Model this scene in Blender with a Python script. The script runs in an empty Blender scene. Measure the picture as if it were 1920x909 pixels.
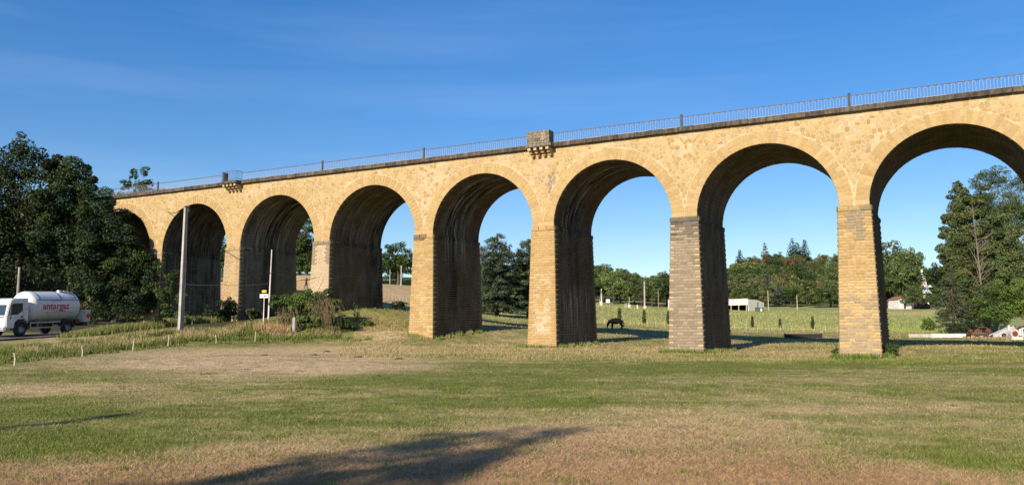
import bpy, bmesh, math, random
import numpy as np
from mathutils import Vector, Matrix
R = math.radians
SC = bpy.context.scene
COL = SC.collection
rng = np.random.default_rng(7)
random.seed(7)

# ------------------------------------------------------------------ camera
F_PX, PITCH = 1505.0, 0.1078          # lens in pixels of a 1920 px wide picture, upward tilt
cam_d = bpy.data.cameras.new("camera"); cam = bpy.data.objects.new("camera", cam_d); COL.objects.link(cam)
cam_d.sensor_width = 36.0; cam_d.lens = 36.0 * F_PX / 1920.0
cam_d.clip_start = 0.1; cam_d.clip_end = 9000
cam.location = (0, 0, 0)              # eye level is z = 0, the meadow lies about 1.75 m lower
cam.rotation_euler = (math.pi / 2 + PITCH, 0, 0)
SC.camera = cam

# ------------------------------------------------------------------ sky, sun, exposure
SUN_AZ, SUN_EL = 31.0, 26.0           # light travels this far to the right of straight ahead
w = bpy.data.worlds.new("World"); SC.world = w; w.use_nodes = True
nt = w.node_tree; nt.nodes.clear()
out = nt.nodes.new('ShaderNodeOutputWorld'); bg = nt.nodes.new('ShaderNodeBackground')
sky = nt.nodes.new('ShaderNodeTexSky'); sky.sky_type = 'NISHITA'; sky.sun_disc = False
sky.sun_elevation = R(SUN_EL); sky.sun_rotation = R(180 + SUN_AZ)
sky.air_density = 1.0; sky.dust_density = 0.35; sky.ozone_density = 3.0; sky.altitude = 150
hs = nt.nodes.new('ShaderNodeHueSaturation'); hs.inputs['Saturation'].default_value = 1.5; hs.inputs['Hue'].default_value = 0.512
tc = nt.nodes.new('ShaderNodeTexCoord'); mp = nt.nodes.new('ShaderNodeMapping')
mp.inputs['Scale'].default_value = (1.0, 3.0, 14.0); mp.inputs['Rotation'].default_value = (0, R(-22), R(20))
nz = nt.nodes.new('ShaderNodeTexNoise'); nz.inputs['Scale'].default_value = 1.6; nz.inputs['Detail'].default_value = 5
rp = nt.nodes.new('ShaderNodeValToRGB'); rp.color_ramp.elements[0].position = .5; rp.color_ramp.elements[1].position = .85
rp.color_ramp.elements[1].color = (.07, .07, .07, 1)
mx = nt.nodes.new('ShaderNodeMixRGB'); mx.inputs['Color2'].default_value = (5.0, 6.0, 7.4, 1)
L = nt.links.new
gm = nt.nodes.new('ShaderNodeGamma'); gm.inputs['Gamma'].default_value = 0.80; L(sky.outputs[0], gm.inputs['Color']); L(gm.outputs[0], hs.inputs['Color']); L(tc.outputs['Generated'], mp.inputs[0]); L(mp.outputs[0], nz.inputs['Vector'])
L(nz.outputs['Fac'], rp.inputs[0]); L(rp.outputs[0], mx.inputs['Fac']); L(hs.outputs[0], mx.inputs['Color1'])
L(mx.outputs[0], bg.inputs['Color']); bg.inputs['Strength'].default_value = 0.138
L(bg.outputs[0], out.inputs['Surface'])
sun_d = bpy.data.lights.new("sun", 'SUN'); sun_d.energy = 5.0; sun_d.angle = R(0.5); sun_d.color = (1.0, .87, .69)
sun = bpy.data.objects.new("sun", sun_d); COL.objects.link(sun)
LD = Vector((math.sin(R(SUN_AZ)) * math.cos(R(SUN_EL)), math.cos(R(SUN_AZ)) * math.cos(R(SUN_EL)), -math.sin(R(SUN_EL))))
sun.rotation_euler = LD.to_track_quat('-Z', 'Y').to_euler(); sun.location = (-80, -80, 60)
SC.view_settings.view_transform = 'Standard'; SC.view_settings.look = 'None'
SC.view_settings.exposure = 0.55; SC.view_settings.gamma = 1.0
SC.render.engine = 'CYCLES'; SC.cycles.use_denoising = True; SC.cycles.max_bounces = 5
SC.cycles.diffuse_bounces = 3; SC.cycles.transparent_max_bounces = 4; SC.cycles.caustics_reflective = False; SC.cycles.caustics_refractive = False

# ------------------------------------------------------------------ helpers
CP, SP = math.cos(PITCH), math.sin(PITCH)
def P(px, py, Y):
    """world point at forward distance Y on the line of sight of a photo pixel"""
    u = (px - 960) / F_PX; v = -(py - 454.5) / F_PX
    y = CP - SP * v; z = SP + CP * v
    return np.array([u / y * Y, Y, z / y * Y])
def pix(x, y, z):
    d = CP * y + SP * z; u = -SP * y + CP * z
    d = np.maximum(d, .5)
    return 960 + F_PX * x / d, 454.5 - F_PX * u / d
def tag(o, label=None, cat=None, group=None, kind=None):
    if label: o['label'] = label
    if cat: o['category'] = cat
    if group: o['group'] = group
    if kind: o['kind'] = kind
    return o
def empty(name, loc=(0, 0, 0), rz=0, parent=None):
    o = bpy.data.objects.new(name, None); COL.objects.link(o); o.location = loc; o.rotation_euler = (0, 0, rz)
    o.empty_display_size = .2
    if parent: o.parent = parent
    return o
def link(name, me, mat=None, parent=None, loc=None, rot=None, scale=None):
    if mat and not me.materials: me.materials.append(mat)
    o = bpy.data.objects.new(name, me); COL.objects.link(o)
    if parent: o.parent = parent
    if loc is not None: o.location = loc
    if rot is not None: o.rotation_euler = rot
    if scale is not None: o.scale = scale
    return o
def np_mesh(name, V, F, C=None, smooth=False, S=None):
    V = np.ascontiguousarray(V, dtype=np.float32); F = np.ascontiguousarray(F, dtype=np.int32)
    k = F.shape[1]; me = bpy.data.meshes.new(name)
    me.vertices.add(len(V)); me.vertices.foreach_set('co', V.ravel())
    me.loops.add(F.size); me.loops.foreach_set('vertex_index', F.ravel())
    me.polygons.add(len(F)); me.polygons.foreach_set('loop_start', np.arange(0, F.size, k, dtype=np.int32))
    me.polygons.foreach_set('loop_total', np.full(len(F), k, dtype=np.int32))
    me.polygons.foreach_set('use_smooth', np.full(len(F), smooth, dtype=bool))
    me.update(calc_edges=True)
    if C is not None:
        a = me.color_attributes.new('tint', 'FLOAT_COLOR', 'POINT')
        c = np.ones((len(V), 4), dtype=np.float32); c[:, :3] = C; a.data.foreach_set('color', c.ravel())
    if S is not None:
        a = me.color_attributes.new('stain', 'FLOAT_COLOR', 'POINT')
        c = np.ones((len(V), 4), dtype=np.float32); c[:, :3] = S; a.data.foreach_set('color', c.ravel())
    return me
class MB:
    """collects shapes into one mesh"""
    def __init__(s): s.v = []; s.f = []; s.c = []; s.col = (1, 1, 1)
    def add(s, vs, fs):
        n = len(s.v); s.v += [tuple(v) for v in vs]; s.f += [tuple(i + n for i in f) for f in fs]; s.c += [s.col] * len(vs); return s
    def box(s, c, d, rz=0, ax=None):
        x, y, z = [q / 2 for q in d]; M = Matrix.Rotation(rz, 3, 'Z') if ax is None else ax
        vs = [Vector(c) + M @ Vector((i * x, j * y, k * z)) for i in (-1, 1) for j in (-1, 1) for k in (-1, 1)]
        return s.add(vs, [(0, 1, 3, 2), (4, 6, 7, 5), (0, 4, 5, 1), (2, 3, 7, 6), (0, 2, 6, 4), (1, 5, 7, 3)])
    def bbox(s, c, d, b=.02, ax=None):
        """box with chamfered edges"""
        bm = bmesh.new(); bmesh.ops.create_cube(bm, size=1); bmesh.ops.scale(bm, vec=d, verts=bm.verts)
        bmesh.ops.bevel(bm, geom=bm.edges[:], offset=b, segments=2, affect='EDGES')
        M = ax or Matrix.Identity(3); bm.verts.index_update()
        s.add([Vector(c) + M @ v.co for v in bm.verts], [[v.index for v in f.verts] for f in bm.faces]); bm.free(); return s
    def tube(s, pts, rad, n=6, cap=True):
        pts = [Vector(p) for p in pts]; m = len(pts)
        rad = rad if hasattr(rad, '__len__') else [rad] * m
        base = len(s.v)
        for i, p in enumerate(pts):
            t = (pts[min(i + 1, m - 1)] - pts[max(i - 1, 0)]).normalized()
            a = t.orthogonal().normalized() if abs(t.z) < .9 else Vector((1, 0, 0)); a = (a - t * a.dot(t)).normalized(); b = t.cross(a)
            if i and (a.dot(pa) < 0): pass
            pa = a
            for k in range(n):
                q = 2 * math.pi * k / n; s.v.append(tuple(p + (a * math.cos(q) + b * math.sin(q)) * rad[i])); s.c.append(s.col)
        for i in range(m - 1):
            for k in range(n):
                s.f.append((base + i * n + k, base + i * n + (k + 1) % n, base + (i + 1) * n + (k + 1) % n, base + (i + 1) * n + k))
        if cap:
            s.f.append(tuple(base + k for k in range(n))[::-1]); s.f.append(tuple(base + (m - 1) * n + k for k in range(n)))
        return s
    def lathe(s, c, prof, axis='z', n=24):
        """prof = [(radius, along)]"""
        base = len(s.v); m = len(prof)
        for r_, h in prof:
            for k in range(n):
                q = 2 * math.pi * k / n; a, b = r_ * math.cos(q), r_ * math.sin(q)
                v = {'z': (a, b, h), 'x': (h, a, b), 'y': (a, h, b)}[axis]
                s.v.append((c[0] + v[0], c[1] + v[1], c[2] + v[2])); s.c.append(s.col)
        for i in range(m - 1):
            for k in range(n):
                s.f.append((base + i * n + k, base + i * n + (k + 1) % n, base + (i + 1) * n + (k + 1) % n, base + (i + 1) * n + k))
        return s
    def prism(s, poly, y0, y1):
        """polygon in x,z extruded along y"""
        n = len(poly); vs = [(x, y0, z) for x, z in poly] + [(x, y1, z) for x, z in poly]
        return s.add(vs, [tuple(range(n)), tuple(range(2 * n - 1, n - 1, -1))] + [(i, i + n, (i + 1) % n + n, (i + 1) % n) for i in range(n)])
    def mesh(s, name, smooth=False):
        me = bpy.data.meshes.new(name); me.from_pydata(s.v, [], s.f)
        a = me.color_attributes.new('tint', 'FLOAT_COLOR', 'POINT')
        c = np.ones((len(s.v), 4), dtype=np.float32)
        if s.v: c[:, :3] = np.array(s.c); a.data.foreach_set('color', c.ravel())
        if smooth: me.shade_smooth()
        return me
    def build(s, name, mat, parent=None, smooth=False, fix=True, **k):
        me = s.mesh(name, smooth)
        if fix:
            bm = bmesh.new(); bm.from_mesh(me); bmesh.ops.recalc_face_normals(bm, faces=bm.faces[:]); bm.to_mesh(me); bm.free()
        if smooth and hasattr(me, 'set_sharp_from_angle'): me.set_sharp_from_angle(angle=R(40))
        return link(name, me, mat, parent, **k)
def hash2(ix, iy, seed=0):
    h = (ix * 374761393 + iy * 668265263 + seed * 1442695041) & 0xffffffff
    h = ((h ^ (h >> 13)) * 1274126177) & 0xffffffff
    return ((h ^ (h >> 16)) & 0xffff) / 65535.0
def vnoise(x, y, seed=0):
    x = np.asarray(x, float); y = np.asarray(y, float)
    ix = np.floor(x).astype(np.int64); iy = np.floor(y).astype(np.int64); fx = x - ix; fy = y - iy
    fx = fx * fx * (3 - 2 * fx); fy = fy * fy * (3 - 2 * fy)
    a = hash2(ix, iy, seed); b = hash2(ix + 1, iy, seed); c = hash2(ix, iy + 1, seed); d = hash2(ix + 1, iy + 1, seed)
    return (a * (1 - fx) + b * fx) * (1 - fy) + (c * (1 - fx) + d * fx) * fy
def fbm(x, y, seed=0, o=4):
    t = 0; a = .5; s = 0
    for i in range(o): t = t + a * vnoise(np.asarray(x) * 2 ** i, np.asarray(y) * 2 ** i, seed + i); s += a; a *= .5
    return t / s
def sm(a, b, x):
    t = np.clip((x - a) / (b - a), 0, 1); return t * t * (3 - 2 * t)

# ------------------------------------------------------------------ materials
def mat(name, color=(.5, .5, .5), rough=.8, metal=0, noise=0, nscale=3, bump=0, bscale=20, tint=False, spec=None, trans=0, alpha=None, coat=0, streak=0, objcol=False):
    m = bpy.data.materials.new(name); m.use_nodes = True; t = m.node_tree; b = t.nodes['Principled BSDF']; l = t.links.new
    b.inputs['Base Color'].default_value = (*color, 1); b.inputs['Roughness'].default_value = rough; b.inputs['Metallic'].default_value = metal
    if spec is not None: b.inputs['Specular IOR Level'].default_value = spec
    if coat: b.inputs['Coat Weight'].default_value = coat
    src = None
    if tint or objcol:
        rgb = t.nodes.new('ShaderNodeRGB'); rgb.outputs[0].default_value = (*color, 1); src = rgb.outputs[0]
        def mul(sock):
            nonlocal src
            q = t.nodes.new('ShaderNodeMixRGB'); q.blend_type = 'MULTIPLY'; q.inputs[0].default_value = 1; l(src, q.inputs[1]); l(sock, q.inputs[2]); src = q.outputs[0]
        if tint:
            a = t.nodes.new('ShaderNodeAttribute'); a.attribute_name = 'tint'; mul(a.outputs['Color'])
        if objcol:
            oi = t.nodes.new('ShaderNodeObjectInfo'); mul(oi.outputs['Color'])
    g = t.nodes.new('ShaderNodeNewGeometry')
    if noise:
        n = t.nodes.new('ShaderNodeTexNoise'); n.inputs['Scale'].default_value = nscale; n.inputs['Detail'].default_value = 6; n.inputs['Roughness'].default_value = .65
        l(g.outputs['Position'], n.inputs['Vector'])
        mr = t.nodes.new('ShaderNodeMapRange'); mr.inputs[1].default_value = .3; mr.inputs[2].default_value = .7; mr.inputs[3].default_value = 1 - noise; mr.inputs[4].default_value = 1 + noise * .6
        l(n.outputs['Fac'], mr.inputs[0])
        q = t.nodes.new('ShaderNodeMixRGB'); q.blend_type = 'MULTIPLY'; q.inputs[0].default_value = 1
        if src: l(src, q.inputs[1])
        else: q.inputs[1].default_value = (*color, 1)
        l(mr.outputs[0], q.inputs[2]); src = q.outputs[0]
    if streak:
        mpn = t.nodes.new('ShaderNodeMapping'); mpn.inputs['Scale'].default_value = (6, 6, .5); l(g.outputs['Position'], mpn.inputs[0])
        n = t.nodes.new('ShaderNodeTexNoise'); n.inputs['Scale'].default_value = 1; n.inputs['Detail'].default_value = 5; l(mpn.outputs[0], n.inputs['Vector'])
        mr = t.nodes.new('ShaderNodeMapRange'); mr.inputs[1].default_value = .35; mr.inputs[2].default_value = .7; mr.inputs[3].default_value = 1; mr.inputs[4].default_value = 1 - streak
        l(n.outputs['Fac'], mr.inputs[0])
        q = t.nodes.new('ShaderNodeMixRGB'); q.blend_type = 'MULTIPLY'; q.inputs[0].default_value = 1
        if src: l(src, q.inputs[1])
        else: q.inputs[1].default_value = (*color, 1)
        l(mr.outputs[0], q.inputs[2]); src = q.outputs[0]
    if src: l(src, b.inputs['Base Color'])
    if bump:
        n = t.nodes.new('ShaderNodeTexNoise'); n.inputs['Scale'].default_value = bscale; n.inputs['Detail'].default_value = 5; l(g.outputs['Position'], n.inputs['Vector'])
        bp = t.nodes.new('ShaderNodeBump'); bp.inputs['Strength'].default_value = bump; bp.inputs['Distance'].default_value = .05; l(n.outputs['Fac'], bp.inputs['Height']); l(bp.outputs[0], b.inputs['Normal'])
    if trans:
        tr = t.nodes.new('ShaderNodeBsdfTranslucent'); ms = t.nodes.new('ShaderNodeMixShader'); ms.inputs[0].default_value = trans
        if src: l(src, tr.inputs[0])
        else: tr.inputs[0].default_value = (*color, 1)
        l(b.outputs[0], ms.inputs[1]); l(tr.outputs[0], ms.inputs[2]); l(ms.outputs[0], t.nodes['Material Output'].inputs[0])
    return m
M = {}
M['stone'] = mat('stone', (1, 1, 1), .92, tint=True, objcol=True, noise=.16, nscale=5, bump=.45, bscale=14, spec=.2)
M['mortar'] = mat('mortar', (.50, .39, .24), .95, tint=True, noise=.15, nscale=2.5, bump=.3, bscale=30, spec=.15)
M['grey_stone'] = mat('grey_stone', (.13, .112, .092), .95, noise=.5, nscale=2.5, bump=.6, bscale=12, streak=.5, spec=.15, objcol=True)
M['parapet_stone'] = mat('parapet_stone', (.22, .195, .15), .95, noise=.6, nscale=6, bump=.6, bscale=12, streak=.4, spec=.15, objcol=True)
M['iron'] = mat('iron', (.42, .40, .40), .6, metal=.1, noise=.25, nscale=8)
M['iron_dark'] = mat('iron_dark', (.10, .08, .07), .7, noise=.4, nscale=5)
M['concrete'] = mat('concrete', (.42, .40, .365), .9, noise=.25, nscale=2, bump=.3, streak=.3)
M['wood'] = mat('wood', (.30, .24, .17), .9, noise=.35, nscale=6, bump=.4, streak=.3)
M['pale_wood'] = mat('pale_wood', (.45, .40, .30), .9, noise=.3, nscale=6, bump=.4)
M['bark'] = mat('bark', (.10, .075, .05), .95, noise=.4, nscale=6, bump=.8, bscale=18)
M['pale_bark'] = mat('pale_bark', (.30, .27, .22), .95, noise=.3, nscale=6, bump=.5)
M['pole_bark'] = mat('pole_bark', (.17, .145, .11), .95, noise=.3)
M['soil'] = mat('soil', (.07, .05, .035), .95, noise=.4, bump=.6)
M['asphalt'] = mat('asphalt', (.11, .105, .10), .9, noise=.25, nscale=1.5, bump=.3, bscale=60)
M['pale_road'] = mat('pale_road', (.36, .35, .33), .9, noise=.2, nscale=1)
M['white_paint'] = mat('white_paint', (.72, .73, .74), .32, noise=.14, nscale=1.6, coat=.3, streak=.14)
M['road_paint'] = mat('road_paint', (.7, .7, .68), .7, noise=.3, nscale=8)
M['steel'] = mat('steel', (.42, .44, .46), .45, metal=.6, noise=.15)
M['dark_plastic'] = mat('dark_plastic', (.025, .025, .028), .55)
M['rubber'] = mat('rubber', (.022, .022, .022), .85, noise=.3, nscale=10)
M['rim'] = mat('rim', (.40, .41, .42), .4, metal=.5, noise=.2, nscale=12)
M['blue_trim'] = mat('blue_trim', (.03, .05, .14), .4)
M['red_ink'] = mat('red_ink', (.55, .015, .09), .4)
M['green_ink'] = mat('green_ink', (.05, .16, .12), .5)
M['sign_red'] = mat('sign_red', (.6, .02, .02), .5)
M['yellow'] = mat('yellow', (.80, .58, .03), .5)
M['sign_white'] = mat('sign_white', (.80, .80, .78), .5)
M['black'] = mat('black', (.012, .012, .012), .7)
M['glass'] = mat('glass', (.03, .045, .05), .05, spec=.9, coat=.5)
M['orange'] = mat('orange', (.75, .25, .02), .5)
M['headlight'] = mat('headlight', (.75, .78, .80), .08, spec=.9, coat=.6)
M['cream_wall'] = mat('cream_wall', (.70, .66, .55), .85, noise=.10, nscale=.6, streak=.12)
M['white_wall'] = mat('white_wall', (.66, .65, .62), .85, noise=.25, nscale=1.5, streak=.3)
M['tiles'] = mat('tiles', (.26, .12, .07), .85, noise=.35, nscale=2, bump=.5)
M['dark_roof'] = mat('dark_roof', (.10, .07, .055), .85, noise=.3, nscale=2)
M['dark_inside'] = mat('dark_inside', (.06, .05, .045), .9, noise=.3)
M['red_paint'] = mat('red_paint', (.16, .03, .02), .7, noise=.4, nscale=6)
M['grey_paint'] = mat('grey_paint', (.50, .50, .49), .6, noise=.35, nscale=4, streak=.3)
M['rust'] = mat('rust', (.28, .13, .06), .8, noise=.4, nscale=8)
M['horse'] = mat('horse', (.006, .005, .004), .85, spec=.15, noise=.3, nscale=4)
M['mane'] = mat('mane', (.012, .010, .010), .7)
M['cloth_dark'] = mat('cloth_dark', (.02, .02, .022), .9)
M['skin'] = mat('skin', (.45, .25, .17), .6)
M['shirt'] = mat('shirt', (.40, .20, .06), .8)
M['ground'] = mat('ground', (1, 1, 1), .95, tint=True, noise=.45, nscale=2.2, bump=.9, bscale=7, spec=.1)
M['grass'] = mat('grass', (1, 1, 1), .8, tint=True, spec=.15, trans=.25)
def leafmat(name, c, tr=.22): return mat(name, c, .55, tint=True, spec=.3, trans=tr, noise=.15, nscale=.4)
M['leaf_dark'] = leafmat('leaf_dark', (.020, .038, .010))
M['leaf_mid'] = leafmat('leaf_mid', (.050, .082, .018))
M['leaf_light'] = leafmat('leaf_light', (.095, .145, .028))
M['leaf_olive'] = leafmat('leaf_olive', (.085, .105, .030))
M['needle'] = leafmat('needle', (.085, .115, .062), .1)
M['needle_blue'] = leafmat('needle_blue', (.085, .115, .095), .1)
M['leaf_hill'] = leafmat('leaf_hill', (.095, .130, .040)); M['leaf_hill_light'] = leafmat('leaf_hill_light', (.15, .19, .055)); M['leaf_hill_olive'] = leafmat('leaf_hill_olive', (.15, .15, .055))
M['leaf_grove'] = leafmat('leaf_grove', (.090, .120, .040)); M['leaf_thicket'] = leafmat('leaf_thicket', (.075, .125, .025)); M['leaf_left'] = leafmat('leaf_left', (.026, .046, .012))
M['leaf_brown'] = leafmat('leaf_brown', (.15, .085, .045))
M['dry'] = leafmat('dry', (.24, .18, .10), .1)

# stone of the inner faces, its tint carries their shade: water stains run down (and round the arch) at constant depth
_m = mat('shaded_inner_stone', (1, 1, 1), .93, tint=True, noise=.22, nscale=4, bump=.5, bscale=12, spec=.15); M['shaded_inner_stone'] = _m
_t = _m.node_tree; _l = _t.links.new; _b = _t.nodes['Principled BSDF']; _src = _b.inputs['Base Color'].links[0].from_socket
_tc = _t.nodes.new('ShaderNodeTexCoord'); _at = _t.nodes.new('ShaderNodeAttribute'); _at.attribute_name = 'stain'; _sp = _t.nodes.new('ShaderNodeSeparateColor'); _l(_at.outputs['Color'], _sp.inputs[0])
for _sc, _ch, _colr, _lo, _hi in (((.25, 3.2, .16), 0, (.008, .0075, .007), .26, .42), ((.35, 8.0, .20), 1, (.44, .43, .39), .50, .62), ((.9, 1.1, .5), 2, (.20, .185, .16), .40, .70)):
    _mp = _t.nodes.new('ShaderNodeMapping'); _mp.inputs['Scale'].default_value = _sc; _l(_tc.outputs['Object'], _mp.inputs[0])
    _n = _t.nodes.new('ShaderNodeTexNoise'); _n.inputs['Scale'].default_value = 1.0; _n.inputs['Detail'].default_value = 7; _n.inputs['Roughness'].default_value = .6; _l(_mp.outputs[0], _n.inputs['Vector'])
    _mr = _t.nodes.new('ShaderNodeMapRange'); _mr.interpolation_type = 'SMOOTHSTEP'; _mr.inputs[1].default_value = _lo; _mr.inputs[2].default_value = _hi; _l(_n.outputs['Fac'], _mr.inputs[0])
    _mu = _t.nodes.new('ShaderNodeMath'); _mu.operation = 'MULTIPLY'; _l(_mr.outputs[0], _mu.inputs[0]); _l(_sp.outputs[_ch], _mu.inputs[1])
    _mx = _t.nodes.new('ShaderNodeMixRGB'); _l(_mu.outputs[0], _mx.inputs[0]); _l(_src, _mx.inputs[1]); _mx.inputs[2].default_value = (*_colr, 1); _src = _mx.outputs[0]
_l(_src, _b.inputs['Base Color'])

# ------------------------------------------------------------------ terrain
CPX = [ # (px, py, Y): points of the ground as the photograph shows them
 (960,909,9.2),(300,909,9.2),(1700,909,9.2),(960,780,16.2),(200,780,16.6),(1700,780,16.4),(960,700,32),(500,700,33),(1400,700,34),(1850,700,33),
 (0,692,35.5),(150,669,46),(315,652,56),(480,641,64),(640,636,70),(760,641,68),(330,690,36),(600,665,50),
 (0,666,44),(80,645,54),(200,634,60),(330,628,63),
 (1651,672,54.6),(1577,674,54),(1319,662,60.4),(1257,660,61),(1046,652,66),(985,650,66.5),(810,638,71.3),(767,616,73),
 (725,584,78.5),(640,592,76.5),(700,612,75),(560,606,73),(450,602,80),(430,603,76),(300,606,78),(100,606,78),(0,606,78),
 (908,630,76),(1124,645,72),(1372,659,65.5),(1664,655,60),
 (945,611,104),(945,600,116),(945,586,150),(1180,625,96),(1180,613,109),(1180,597,160),(1180,577,240),(1450,640,86),(1450,632,98),(1450,612,150),(1450,581,260),
 (1700,637.5,91.5),(1700,612,150),(1700,580,250),(1900,655,66),(1900,638,92),(1860,636,93),(1760,633,97),
 (745,585,100),(745,560,150),(745,533,240),(575,585,90),(575,541,118),(575,515,165),(480,540,150),(350,575,120),(200,560,150),
 (1480,572,300),(1480,500,600),(1390,512,600),(1570,505,600),(1210,536,600),(1110,530,600),(960,528,500),(750,520,450),(500,510,450),(200,500,450),(0,480,450),
 (1700,574,300),(1690,525,620),(1850,525,620),(1850,575,300),
]
cp = [P(*c) for c in CPX]
for x, y, z in [(-14,42,-1.5),(-60,40,-1.2),(-45,30,-1.5),(-30,10,-1.7),(60,40,-1.9),(40,10,-1.8),(0,-10,-1.6),(-40,-20,-1.4),(40,-30,-1.5),(-100,60,0),(110,60,-1.7),(-90,100,4),
                (-200,0,3),(200,0,-1),(0,-200,3),(-400,300,20),(500,300,6),(900,700,50),(-700,700,60),(0,1500,60),(1000,1500,60),(-1000,1500,60),(1500,0,30),(-1500,0,40),(0,-1500,30),
                (2500,2500,40),(-2500,2500,40),(2500,-2500,30),(-2500,-2500,30),(0,3000,50),
                (-34,80,.25),(-35.4,70,-.12),(-36.8,60.5,-.55),(-41,48,-.95),(-32,93,.9)]:
    cp.append(np.array([x, y, z], float))
cp = np.array(cp); cs = 4.0
_d = np.sqrt(((cp[:, None, :2] - cp[None, :, :2]) ** 2).sum(-1) + cs * cs)
_w = np.linalg.solve(_d + np.eye(len(cp)) * (-.4), cp[:, 2] - cp[:, 2].mean())
def G(x, y):
    x = np.asarray(x, float); y = np.asarray(y, float); sh = x.shape; x = x.ravel(); y = y.ravel(); o = np.empty(len(x))
    for i in range(0, len(x), 20000):
        d = np.sqrt((x[i:i + 20000, None] - cp[None, :, 0]) ** 2 + (y[i:i + 20000, None] - cp[None, :, 1]) ** 2 + cs * cs)
        o[i:i + 20000] = d @ _w + cp[:, 2].mean()
    o += (fbm(x * .35, y * .35, 3) - .5) * .16 * np.clip(1 + 0 * x, 0, 1)
    return o.reshape(sh)
def g1(x, y): return float(G(np.array([x]), np.array([y]))[0])
def gp(px, Y):
    """ground point below a photo column at distance Y"""
    x = (px - 960) / F_PX * Y / CP
    for _ in range(3):
        z = g1(x, Y); x = (px - 960) / F_PX * (CP * Y + SP * z)
    return (x, Y, z)

# dryness of the meadow, 0 green .. 1 straw, and colour of the ground
def ground_colour(x, y, z):
    px, py = pix(x, y, z)
    front = y > 3
    n1 = fbm(x * .25, y * .25, 11); n2 = fbm(x * 1.3, y * 1.3, 21); n3 = fbm(x * .07 + 3, y * .16, 31)
    edge = np.interp(px, [-400, 0, 400, 700, 900, 1200, 1450, 1650, 1920, 2400], [900, 880, 850, 825, 800, 780, 800, 845, 905, 960])
    n4 = fbm(x * .16 + 9, y * 1.1, 41); dry = .36 + (n1 - .5) * .9 + (n2 - .5) * .7 + (n4 - .5) * .7 + (n3 - .5) * .8
    dry = dry + .70 * sm(-25, 45, (py - edge) + (n1 - .5) * 90)
    def ell(cx, cy, rx, ry, a):
        return a * (1 - sm(.45, 1.15, np.sqrt(((px - cx) / rx) ** 2 + ((py - cy) / ry) ** 2) + (n2 - .5) * .7))
    dry = dry + ell(480, 680, 400, 34, .62) + ell(700, 657, 330, 12, .45) + ell(150, 735, 260, 22, .25) + ell(1100, 660, 260, 12, .45) + ell(1450, 668, 260, 10, .35) + ell(1850, 728, 160, 14, .3) + ell(1780, 760, 45, 10, .5) + ell(720, 625, 60, 22, .5)
    dry = dry - ell(850, 712, 420, 24, .26) - ell(1350, 690, 300, 16, .2) - ell(150, 830, 240, 30, .25) - ell(1640, 682, 150, 10, .5) - ell(1850, 850, 200, 45, .2) - ell(1000, 740, 500, 30, .12)
    dry = dry + .14 * sm(58, 68, y) * sm(-12, 0, x)
    dry = np.where(front, np.clip(dry, 0, 1), .5)
    green = np.array([.150, .165, .040]); straw = np.array([.45, .345, .180]); brown = np.array([.38, .235, .135])
    k = sm(-20, 60, py - edge)[..., None] * (y < 30)[..., None]
    st = straw * (1 - k * .8) + brown * k * .8
    up = (ell(480, 680, 400, 34, .8) / .8)[..., None]
    st = st * (1 - up * .4) + np.array([.56, .40, .27]) * up * .4
    c = green * (1 - dry[..., None]) + st * dry[..., None]
    # far meadows: pale green, orange stubble to the left behind the arches
    far = sm(112, 122, y)[..., None]; fc = np.array([.30, .315, .115]) * (.8 + .4 * n1[..., None])
    c = c * (1 - far) + fc * far
    st2 = (sm(100, 120, y) * (1 - sm(-.14, -.10, x / np.maximum(y, 1))) * (1 - sm(215, 235, y)))[..., None]
    c = c * (1 - st2) + np.array([.52, .36, .19]) * st2
    st3 = ell(1700, 588, 90, 5, 1.)[..., None] * (y > 150)[..., None]
    c = c * (1 - st3) + np.array([.50, .38, .20]) * st3
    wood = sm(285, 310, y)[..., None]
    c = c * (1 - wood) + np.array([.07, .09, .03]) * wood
    # rough green verge left of the meadow, darker ground under the trees
    ver = (np.exp(-((py - np.interp(px, [0, 150, 315, 480, 640], [672, 655, 640, 630, 622])) / 16.) ** 2) * (px < 660) * (y > 30) * (y < 80))[..., None]
    c = c * (1 - ver * .7) + np.array([.17, .19, .06]) * ver * .7
    tree_floor = (sm(66, 72, y - (x + 30) * .25) * (1 - sm(88, 95, y)) * (x < -24))[..., None]
    c = c * (1 - tree_floor) + np.array([.06, .055, .03]) * tree_floor
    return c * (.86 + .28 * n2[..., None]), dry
radii = np.concatenate([np.geomspace(.6, 5, 14), np.geomspace(5.2, 170, 250), np.geomspace(176, 4500, 70)])
front_a = np.linspace(-48, 48, 300); back_a = np.linspace(52, 308, 60)
ang = np.radians(np.concatenate([front_a, back_a]))
RR, AA = np.meshgrid(radii, ang, indexing='ij')
X = RR * np.sin(AA); Y = RR * np.cos(AA); Z = G(X, Y)
nr, na = X.shape
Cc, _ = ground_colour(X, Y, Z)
i, j = np.meshgrid(np.arange(nr - 1), np.arange(na), indexing='ij'); j2 = (j + 1) % na
Fq = np.stack([i * na + j, i * na + j2, (i + 1) * na + j2, (i + 1) * na + j], -1).reshape(-1, 4)[:, ::-1]
V = np.stack([X, Y, Z], -1).reshape(-1, 3)
c0 = len(V); V = np.vstack([V, [[0, 0, g1(0, 0)]]])
Cv = np.vstack([Cc.reshape(-1, 3), [[.2, .2, .08]]])
# close the middle with thin quads
mid = np.array([[c0, j, (j + 1) % na, c0] for j in range(na)])
me = bpy.data.meshes.new('meadow_ground')
faces = [tuple(f) for f in Fq.tolist()] + [(c0, (j + 1) % na, j) for j in range(na)]
me.from_pydata(V.tolist(), [], faces)
a = me.color_attributes.new('tint', 'FLOAT_COLOR', 'POINT'); cc = np.ones((len(V), 4), np.float32); cc[:, :3] = Cv; a.data.foreach_set('color', cc.ravel())
me.shade_smooth()
tag(link('ground', me, M['ground']), kind='structure')

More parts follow.
